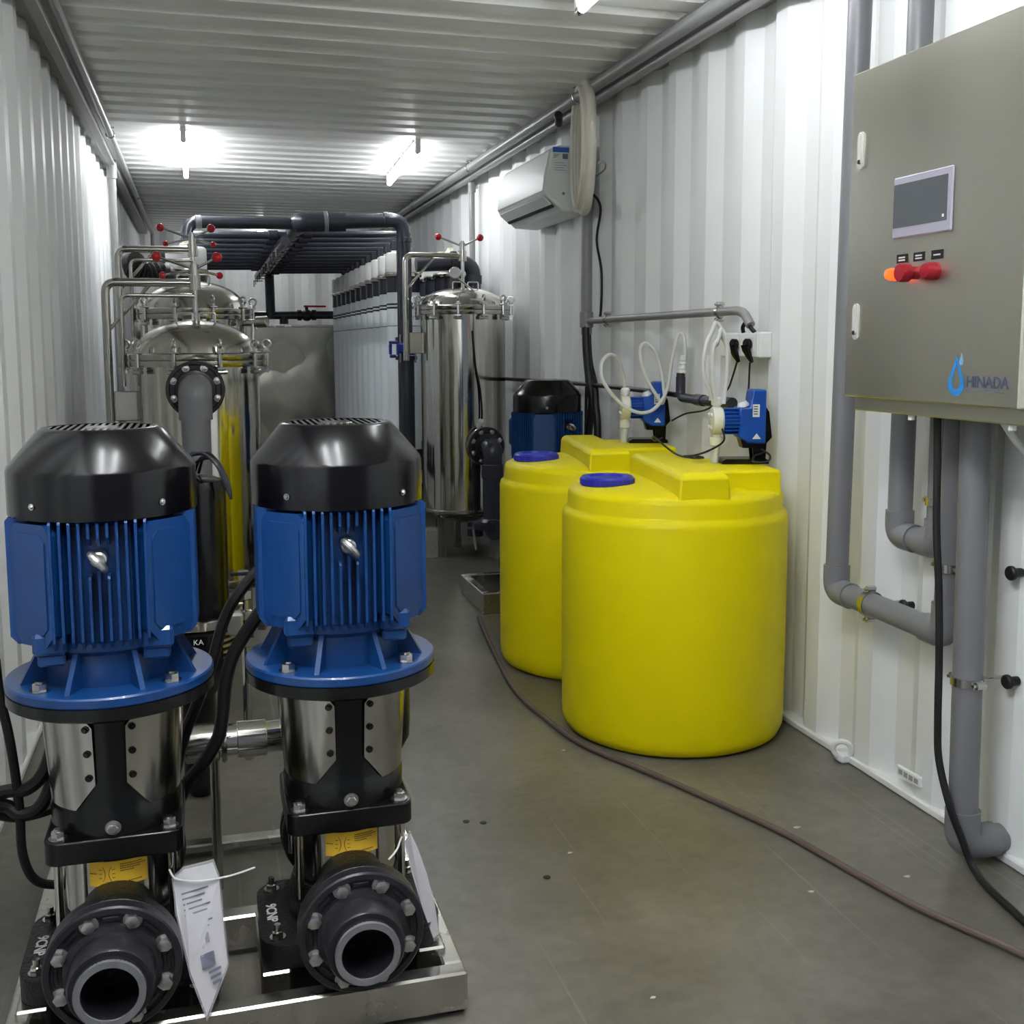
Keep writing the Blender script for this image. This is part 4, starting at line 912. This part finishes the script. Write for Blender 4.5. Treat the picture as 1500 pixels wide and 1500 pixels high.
def drop(label, x, y, z0, r_=.023, ztop=2.292):
    t = thing('drop_conduit', label, 'conduit', (x, y, z0), 'conduits dropping down the walls')
    MB().cyl((x, y, z0), (x, y, ztop-.03), r_, 18).build('conduit_run', PVCW, t)
    MB().cyl((x, y, ztop-.085), (x, y, ztop+.026), r_+.006, 18, ch=.003).build('tee_fitting', PVCW, t)
    return t
drop('grey conduit dropping down the left wall behind the lamp', -.47, 7.02, .75)
drop('thin grey conduit dropping down the right wall above the steel vessel', 1.74, 7.05, .9, .019)
t = drop('grey conduit dropping down the right wall beside the coiled tube', 1.742, 4.84, 1.27, .026)
MB().cyl((1.742, 4.84, 1.30), (1.742, 4.84, 1.375), .031, 20, ch=.003).build('tee_fitting', PVCW, t)
for k, (dx, pts) in enumerate(((0, [(1.735, 4.83, 1.31), (1.735, 4.82, 1.2), (1.730, 4.77, 1.07), (1.735, 4.74, .95), (1.735, 4.80, .75), (1.735, 4.84, .3), (1.735, 4.84, .02)]),
        (1, [(1.748, 4.845, 1.31), (1.748, 4.82, 1.15), (1.745, 4.74, 1.04), (1.745, 4.72, .95), (1.745, 4.69, .8), (1.745, 4.70, .3), (1.745, 4.70, .02)]),
        (2, [(1.75, 4.85, 1.31), (1.752, 4.86, 1.15), (1.752, 4.87, .9), (1.752, 4.88, .4), (1.752, 4.88, .02)]))):
    line('power_cable', pts, (.019, .017, .007)[k], RUBBER, ('thick black cable leaving the wall conduit, left strand', 'thick black cable leaving the wall conduit, right strand', 'thin black cable hanging straight beside the thick wall cables')[k], 'cable')
line('aircon_cable', [(1.72, 4.93, 1.99), (1.76, 4.86, 1.93), (1.772, 4.745, 1.845), (1.772, 4.79, 1.70), (1.772, 4.725, 1.546), (1.772, 4.735, 1.36), (1.765, 4.77, 1.34)], .006, RUBBER, 'thin black cable wriggling from the air conditioner down the wall', 'cable')

# ------------------------------------------------------------------ air conditioner and its coiled tube
ac = thing('air_conditioner', 'white wall air conditioner unit mounted high on the right wall', 'air conditioner', (1.68, 5.35, 1.83))
AY0, AY1 = 4.94, 5.77
prof = [(1.795, 2.145), (1.64, 2.145), (1.61, 2.135), (1.598, 2.11), (1.572, 2.0), (1.566, 1.935), (1.572, 1.92), (1.66, 1.845), (1.795, 1.838)]
o = MB().prism(prof, lambda u, v, t: (u, t, v), AY0, AY1).build('housing', ACW, ac); bv = o.modifiers.new('soft', 'BEVEL'); bv.width = .012; bv.segments = 3; bv.limit_method = 'ANGLE'; bv.angle_limit = math.radians(45)
MB().prism([(1.594, 2.115), (1.5945, 2.118), (1.567, 2.0), (1.561, 1.938), (1.5665, 1.932)], lambda u, v, t: (u, t, v), AY0+.012, AY1-.012).build('front_panel', ACW, ac)
MB().prism([(1.570, 1.914), (1.568, 1.911), (1.608, 1.876), (1.612, 1.880)], lambda u, v, t: (u, t, v), AY0+.03, AY1-.03).build('air_flap', ACW, ac)
MB().prism([(1.612, 1.879), (1.610, 1.875), (1.622, 1.864), (1.625, 1.868)], lambda u, v, t: (u, t, v), AY0+.03, AY1-.03).build('outlet_slot', RUBBER, ac)
lb = MB().box((1.607, AY0-.0012, 2.015), (1.687, AY0+.001, 2.135)).build('energy_label', STICK, ac)
MB().box((1.607, AY0-.0018, 2.112), (1.687, AY0-.001, 2.135)).build('label_header', STBLUE, lb)
MB().box((1.655, AY0-.0018, 2.082), (1.681, AY0-.001, 2.106)).build('label_block', INKG, lb)
m = MB()
for k in range(4): m.box((1.612, AY0-.0018, 2.087+k*.005), (1.624+.006*k, AY0-.001, 2.0895+k*.005))
m.build('energy_bars', STGRN, lb)
m = MB()
for k in range(4): m.box((1.616, AY0-.0018, 2.03+k*.011), (1.672-.006*(k % 2), AY0-.001, 2.0318+k*.011))
m.build('label_print', INKG, lb)
MB().cyl((1.66, AY0-.002, 1.925), (1.66, AY0+.001, 1.925), .007, 14).build('screw_cap', INKG, ac)
ct = thing('coiled_tube', 'ring of white taped refrigerant tube hanging beside the air conditioner', 'hose', (1.67, 4.66, 2.08))
ca = math.radians(13); e = Vector((sin(ca), cos(ca), 0)); cz = Vector((1.665, 4.66, 2.085))
for k, (off, R_, r_) in enumerate(((0, .262, .0225), (-.020, .250, .011), (-.034, .246, .009))):
    n_ = Vector((cos(ca), -sin(ca), 0)); P = []
    for i in range(72): a = 2*PI*i/72; P.append(cz+n_*off+e*(R_*.95*cos(a))+Vector((0, 0, R_*1.03*sin(a))))
    MB().tube(P, r_, 14, closed=True, radii=[r_*(1 if i % 4 < 3 else .95) for i in range(72)]).build('tube_turn', TAPE, ct)
MB().tube(smooth([cz+e*.10+Vector((0, 0, -.245)), cz+e*.24+Vector((0, 0, -.235)), (1.73, 4.98, 1.875)], 6), .022, 14).build('tube_tail', TAPE, ct)
MB().cyl(cz+Vector((-.08, .13, .165)), cz+Vector((-.055, .20, .14)), .018, 14).build('foam_plug', RUBBER, ct)
MB().tube(smooth([cz+Vector((-.02, -.235, -.10)), (1.70, 4.50, 2.0), (1.745, 4.62, 1.99), (1.765, 4.80, 1.985)], 6), .004, 8).build('tie_wire', ZINC, ct)

# ------------------------------------------------------------------ ceiling lamps
def lamp(label, x0, x1, y0, y1, z=2.30, tube=None):
    t = thing('tube_lamp', label, 'lamp', ((x0+x1)/2, (y0+y1)/2, ZC), 'fluorescent tubes under the roof')
    a, b = Vector((x0, y0, z)), Vector((x1, y1, z)); d = (b-a).normalized()
    MB().cyl(a+d*.03, b-d*.03, .0145, 16).build('glass_tube', tube or TUBE, t)
    for p, s in ((a, 1), (b, -1)):
        MB().cyl(p, p+d*s*.034, .0155, 14).build('end_cap', ZINC, t)
        MB().box((p.x-.014, p.y-.012, z-.014), (p.x+.014, p.y+.022 if s > 0 else p.y+.012, ZC+.004), .003).build('lamp_holder', WHITE, t)
    MB().prism([(-.018, ZC-.014), (.018, ZC-.014), (.012, ZC+.002), (-.012, ZC+.002)], lambda u, v, tt: (a.lerp(b, tt).x+u, a.lerp(b, tt).y, v), .03, .97).build('mounting_rail', WHITE, t)
    return t
lamp('lit fluorescent tube lamp on the left side of the ceiling', -.048, -.048, 6.11, 7.46)
lamp('lit fluorescent tube lamp on the far right side of the ceiling', 1.205, 1.262, 6.13, 7.45, tube=TUBE_DIM)
lamp('lit fluorescent tube lamp cut off by the top edge of the picture', 1.19, 1.222, 2.14, 3.48, tube=TUBE_DIM)
lamp('lit fluorescent tube lamp overhead in front of the pumps, left of the pair', -.13, -.13, .30, 1.65, tube=TUBE_STRONG)
lamp('lit fluorescent tube lamp overhead in front of the pumps, right of the pair', .20, .20, .30, 1.65, tube=TUBE_STRONG)
lamp('lit fluorescent tube lamp at the far end behind the header pipes', .60, .60, 10.25, 11.45, tube=TUBE_WEAK)

# ------------------------------------------------------------------ pipes below and behind the cabinet
PR = .0315; PX = 1.715
def sock(p, q, par, m=PVC): MB().cyl(p, q, PR+.0045, 24, ch=.0025).build('pipe_socket', m, par)
wp = thing('riser_pipe', 'grey plastic pipe left of the cabinet, running down, level and up again', 'pipe', (PX, 2.65, .5))
MB().tube(bend([(PX, 2.635, 2.28), (PX, 2.665, .528), (PX, 2.19, .522), (PX, 2.175, 1.07)], .045, 8), PR, 24).build('pipe_run', PVC, wp)
MB().tube(bend([(PX, 2.6643, .60), (PX, 2.665, .528), (PX, 2.592, .527)], .048, 8), PR+.005, 24).build('elbow', PVC, wp)
MB().tube(bend([(PX, 2.262, .523), (PX, 2.19, .522), (PX, 2.1885, .60)], .048, 8), PR+.005, 24).build('elbow', PVC, wp)
w2 = thing('riser_pipe', 'grey plastic pipe passing behind the cabinet and making a short U-turn below it', 'pipe', (PX+.02, 2.42, .7))
x_ = PX+.035
MB().tube(bend([(x_, 2.425, 2.28), (x_, 2.435, .725), (x_, 2.275, .725), (x_, 2.275, 1.07)], .045, 8), PR, 24).build('pipe_run', PVC, w2)
MB().tube(bend([(x_, 2.4345, .79), (x_, 2.435, .725), (x_, 2.368, .725)], .048, 8), PR+.005, 24).build('elbow', PVC, w2)
MB().tube(bend([(x_, 2.342, .725), (x_, 2.275, .725), (x_, 2.275, .79)], .048, 8), PR+.005, 24).build('elbow', PVC, w2)
w3 = thing('riser_pipe', 'long grey plastic pipe standing from floor elbow to cabinet, the nearest of the wall pipes', 'pipe', (1.69, 2.07, 0))
MB().tube(bend([(1.69, 2.085, 1.07), (1.69, 2.068, .052), (1.80, 2.068, .052)], .05, 8), PR+.002, 26).build('pipe_run', PVC, w3)
MB().tube(bend([(1.69, 2.0695, .135), (1.69, 2.068, .052), (1.775, 2.068, .052)], .05, 8), PR+.0085, 26).build('elbow', PVC, w3)
CG = 'pipe clamps on the right wall'
clamp('pipe clamp round the level run of the left grey pipe', (PX, 2.50, .5262), (0, 1, 0), PR)
clamp('pipe clamp on the short pipe of the U-turn under the cabinet', (x_, 2.275, .835), (0, 0, 1), PR)
clamp('pipe clamp round the middle grey pipe just above its elbow', (PX, 2.185, .69), (0, 0, 1), PR)
c_ = clamp('large pipe clamp low on the long grey floor pipe', (1.69, 2.0745, .445), (0, 0, 1), PR+.002)
for y, z in ((2.435, .532), (2.04, .445), (2.045, .70)):
    MB().cyl((1.80, y, z), (1.775, y, z), .011, 12).cyl((1.778, y, z), (1.765, y, z), .017, 14, ch=.003).build('wall_bolt', RUBBER, WALLR)
line('drain_hose', [(1.66, 1.97, 1.063), (1.69, 1.95, 1.01), (1.71, 1.90, .968), (1.73, 1.82, .945), (1.75, 1.70, .94)], .008, WHITE, 'off-white hose curving out under the right end of the cabinet', 'hose')

# ------------------------------------------------------------------ control cabinet
cb = thing('control_cabinet', 'brushed stainless steel control cabinet hanging on the right wall', 'cabinet', (1.65, 2.03, 1.06))
CY0, CY1, CZ0, CZ1, CX = 1.735, 2.325, 1.098, 1.852, 1.50
MB().box((1.528, CY0+.004, 1.064), (1.77, CY1-.004, CZ1-.004), .003).build('cabinet_body', BRUSH, cb)
dr = MB().box((CX, CY0, CZ0), (CX+.025, CY1, CZ1), .003).build('door', BRUSH, cb)
for z in (1.671, 1.276):
    pl = []
    for k in range(24):
        a = 2*PI*k/24; pl.append((.0115*cos(a), (.031 if sin(a) > 0 else -.031)+.0115*sin(a)))
    hl = MB().prism(pl, lambda u, v, t: (t, 2.281+u, z+v), CX-.004, CX+.001).build('latch', LATCH, cb)
    MB().prism([(u*.62, v*.82) for u, v in pl], lambda u, v, t: (t, 2.281+u, z+.004+v), CX-.0075, CX-.004).build('latch_lever', LATCH, hl)
    MB().cyl((CX-.0085, 2.281, z-.026), (CX-.0035, 2.281, z-.026), .0052, 12).build('keyhole', RUBBER, hl)
tp = MB().box((CX-.006, 1.946, 1.455), (CX+.001, 2.146, 1.588), .003).build('touch_screen', BEZEL, cb)
MB().box((CX-.0068, 1.960, 1.478), (CX-.0055, 2.142, 1.572)).build('display', SCREEN, tp)
MB().box((CX-.0072, 1.968, 1.486), (CX-.0065, 1.974, 1.492)).build('status_light', WHITE, tp)
for i, y in enumerate((2.112, 2.053, 1.992)):
    pl_ = MB().box((CX-.0015, y-.019, 1.401), (CX+.001, y+.019, 1.420)).build('name_plate', RUBBER, cb)
    m = MB()
    for k in range(2 if i < 2 else 1): m.box((CX-.0021, y-.011, 1.4055+k*.006+(.003 if i == 2 else 0)), (CX-.0014, y+.011, 1.4085+k*.006+(.003 if i == 2 else 0)))
    m.build('plate_print', LETTER, pl_, flat=True)
MB().cyl((CX, 2.115, 1.376), (CX-.012, 2.115, 1.376), .016, 20).build('lamp_bezel', ZINC, cb)
lm = MB().lathe([(.0135, 0), (.0135, .018), (.010, .026), (0, .029)], (CX-.010, 2.115, 1.376), (-1, 0, 0), 24).build('warning_lamp', LAMPR, cb)
MB().cyl((CX, 2.056, 1.376), (CX-.016, 2.056, 1.376), .014, 20).build('button_collar', REDL, cb)
MB().lathe([(.013, 0), (.013, .012), (.020, .014), (.0205, .030), (.018, .036), (0, .037)], (CX-.012, 2.056, 1.376), (-1, 0, 0), 28).build('stop_button', REDL, cb)
MB().cyl((CX, 1.996, 1.376), (CX-.008, 1.996, 1.376), .019, 24).build('alarm_collar', REDL, cb)
MB().lathe([(.018, 0), (.0185, .014), (.015, .022), (0, .024)], (CX-.007, 1.996, 1.376), (-1, 0, 0), 28).build('alarm_lamp', REDL, cb)
MB().cyl((CX-.004, 2.034, 1.378), (CX-.006, 2.012, 1.378), .0035, 8).build('link_pin', ZINC, cb)
text('lettering', 'HINADA', INKN, cb, (CX-.0006, 1.824, 1.146), (0, -1, 0), (0, 0, 1), .022, .0003, width=.122, bold=.035)
MB().box((CX-.0006, 1.772, 1.1275), (CX+.0005, 1.884, 1.1300)).build('lettering_line', INKG, cb)
def drop_pts(s, n=30):
    out = []
    for k in range(n):
        a = 2*PI*k/n; u = sin(a); v = -cos(a)
        w_ = (1-v)/2 if v > 0 else 1
        out.append((u*s*(.5 if v <= 0 else .5*(1-v)**.75), v*s*(.5 if v <= 0 else 1.15)))
    return out
oy, oz = 1.916, 1.142
outer = drop_pts(.052); inner = [(u*.50, v*.62+.004) for u, v in drop_pts(.052)]
m = MB(); n = len(outer)
V = [(CX-.0006, oy-u, oz+v) for u, v in outer]+[(CX-.0006, oy-u, oz+v) for u, v in inner]
m.add(V, [(i, (i+1) % n, n+(i+1) % n, n+i) for i in range(n)]); m.build('logo_drop', LOGOB, cb, flat=True)
MB().prism([(u*.25-.013, v*.28+.045) for u, v in outer], lambda u, v, t: (t, oy+u, oz+v), CX-.0006, CX).build('logo_droplet', LOGOL, cb)
for y in (1.80, 2.12): MB().cyl((1.545, y, 1.064), (1.545, y, 1.052), .008, 10).build('foot_screw', WHITE, cb)
MB().box((1.771, CY0+.05, 1.10), (1.796, CY0+.08, 1.85)).box((1.771, CY1-.08, 1.10), (1.796, CY1-.05, 1.85)).build('wall_bracket', RAIL, cb)
# hanging supply cable and floor cable
line('supply_cable', [(1.62, 2.129, 1.062), (1.622, 2.125, .95), (1.622, 2.118, .80), (1.622, 2.10, .65), (1.622, 2.09, .50), (1.622, 2.085, .35), (1.622, 2.075, .26), (1.630, 2.04, .16), (1.650, 2.02, .09), (1.667, 2.005, .035), (1.662, 1.95, .012), (1.640, 1.84, .012), (1.628, 1.76, .012), (1.62, 1.6, .012)], .0088, RUBBER, 'black cable hanging from the cabinet down onto the floor', 'cable')
line('floor_cable', [(1.16, 4.62, .012), (1.10, 4.2, .010), (1.068, 3.95, .010), (1.040, 3.70, .010), (1.030, 3.50, .010), (1.045, 3.287, .010), (1.085, 3.02, .010), (1.191, 2.768, .010), (1.294, 2.506, .010), (1.363, 2.309, .010), (1.410, 2.1, .010), (1.459, 1.902, .010), (1.543, 1.693, .010), (1.60, 1.5, .010)], .0085, RUST, 'dusty cable lying along the floor past the yellow tanks', 'cable')
vp = thing('vent_plate', 'small white slotted vent low on the right wall beneath the pipes', 'vent', (1.795, 2.40, .07))
MB().box((1.788, 2.36, .055), (1.799, 2.46, .085), .003).build('plate', WALL, vp)
for k in range(4): MB().box((1.7865, 2.368+k*.022, .063), (1.789, 2.384+k*.022, .077), .001).build('slot', RAIL, vp)
# lashing ring and flakes on the floor
lg = thing('lashing_ring', 'small white painted lashing ring at the foot of the right wall', 'ring', (1.78, 2.70, .03))
MB().torus((1.775, 2.700, .040), (.55, .8, .2), .026, .008, 24, 10).build('ring_loop', WALL, lg)
MB().box((1.765, 2.685, .0), (1.800, 2.735, .028), .005).build('ring_tab', WALL, lg)
for k, (x, y, s, nm) in enumerate(((1.28, 2.05, .014, 'beside the middle of the cable'), (1.42, 2.35, .018, 'near the wall side of the cable'), (.82, 2.38, .012, 'left of the floor cable'), (.78, 1.78, .011, 'nearest the skid'), (1.02, 1.62, .013, 'at the front of the floor'), (1.02, 3.02, .010, 'left of the nearer yellow tank'), (1.53, 2.05, .016, 'below the cabinet'))):
    m = MB().prism([(s*.5*cos(a_)*(1+.3*sin(3*a_+k)), s*.3*sin(a_)) for a_ in [2*PI*q/7 for q in range(7)]], lambda u, v, t: (x+u, y+v, t), 0.0002, .0016)
    tag(m.build('paint_flake', CHIP, flat=True), 'small pale paint flake on the floor, %s' % nm, 'flake', 'pale paint flakes on the floor')
m = MB()
for x, y in ((.62, 2.62), (.66, 2.60), (.73, 2.28)): m = MB().lathe([(.009, .0003), (.009, .0012), (.005, .0016)], (x, y, 0), n=12); tag(m.build('floor_screw', RUBBER), 'dark flat floor screw %s' % {.62: 'of the pair right of the skid, the left one', .66: 'of the pair right of the skid, the right one', .73: 'alone, nearest the camera'}[x], 'screw', 'dark floor screws')
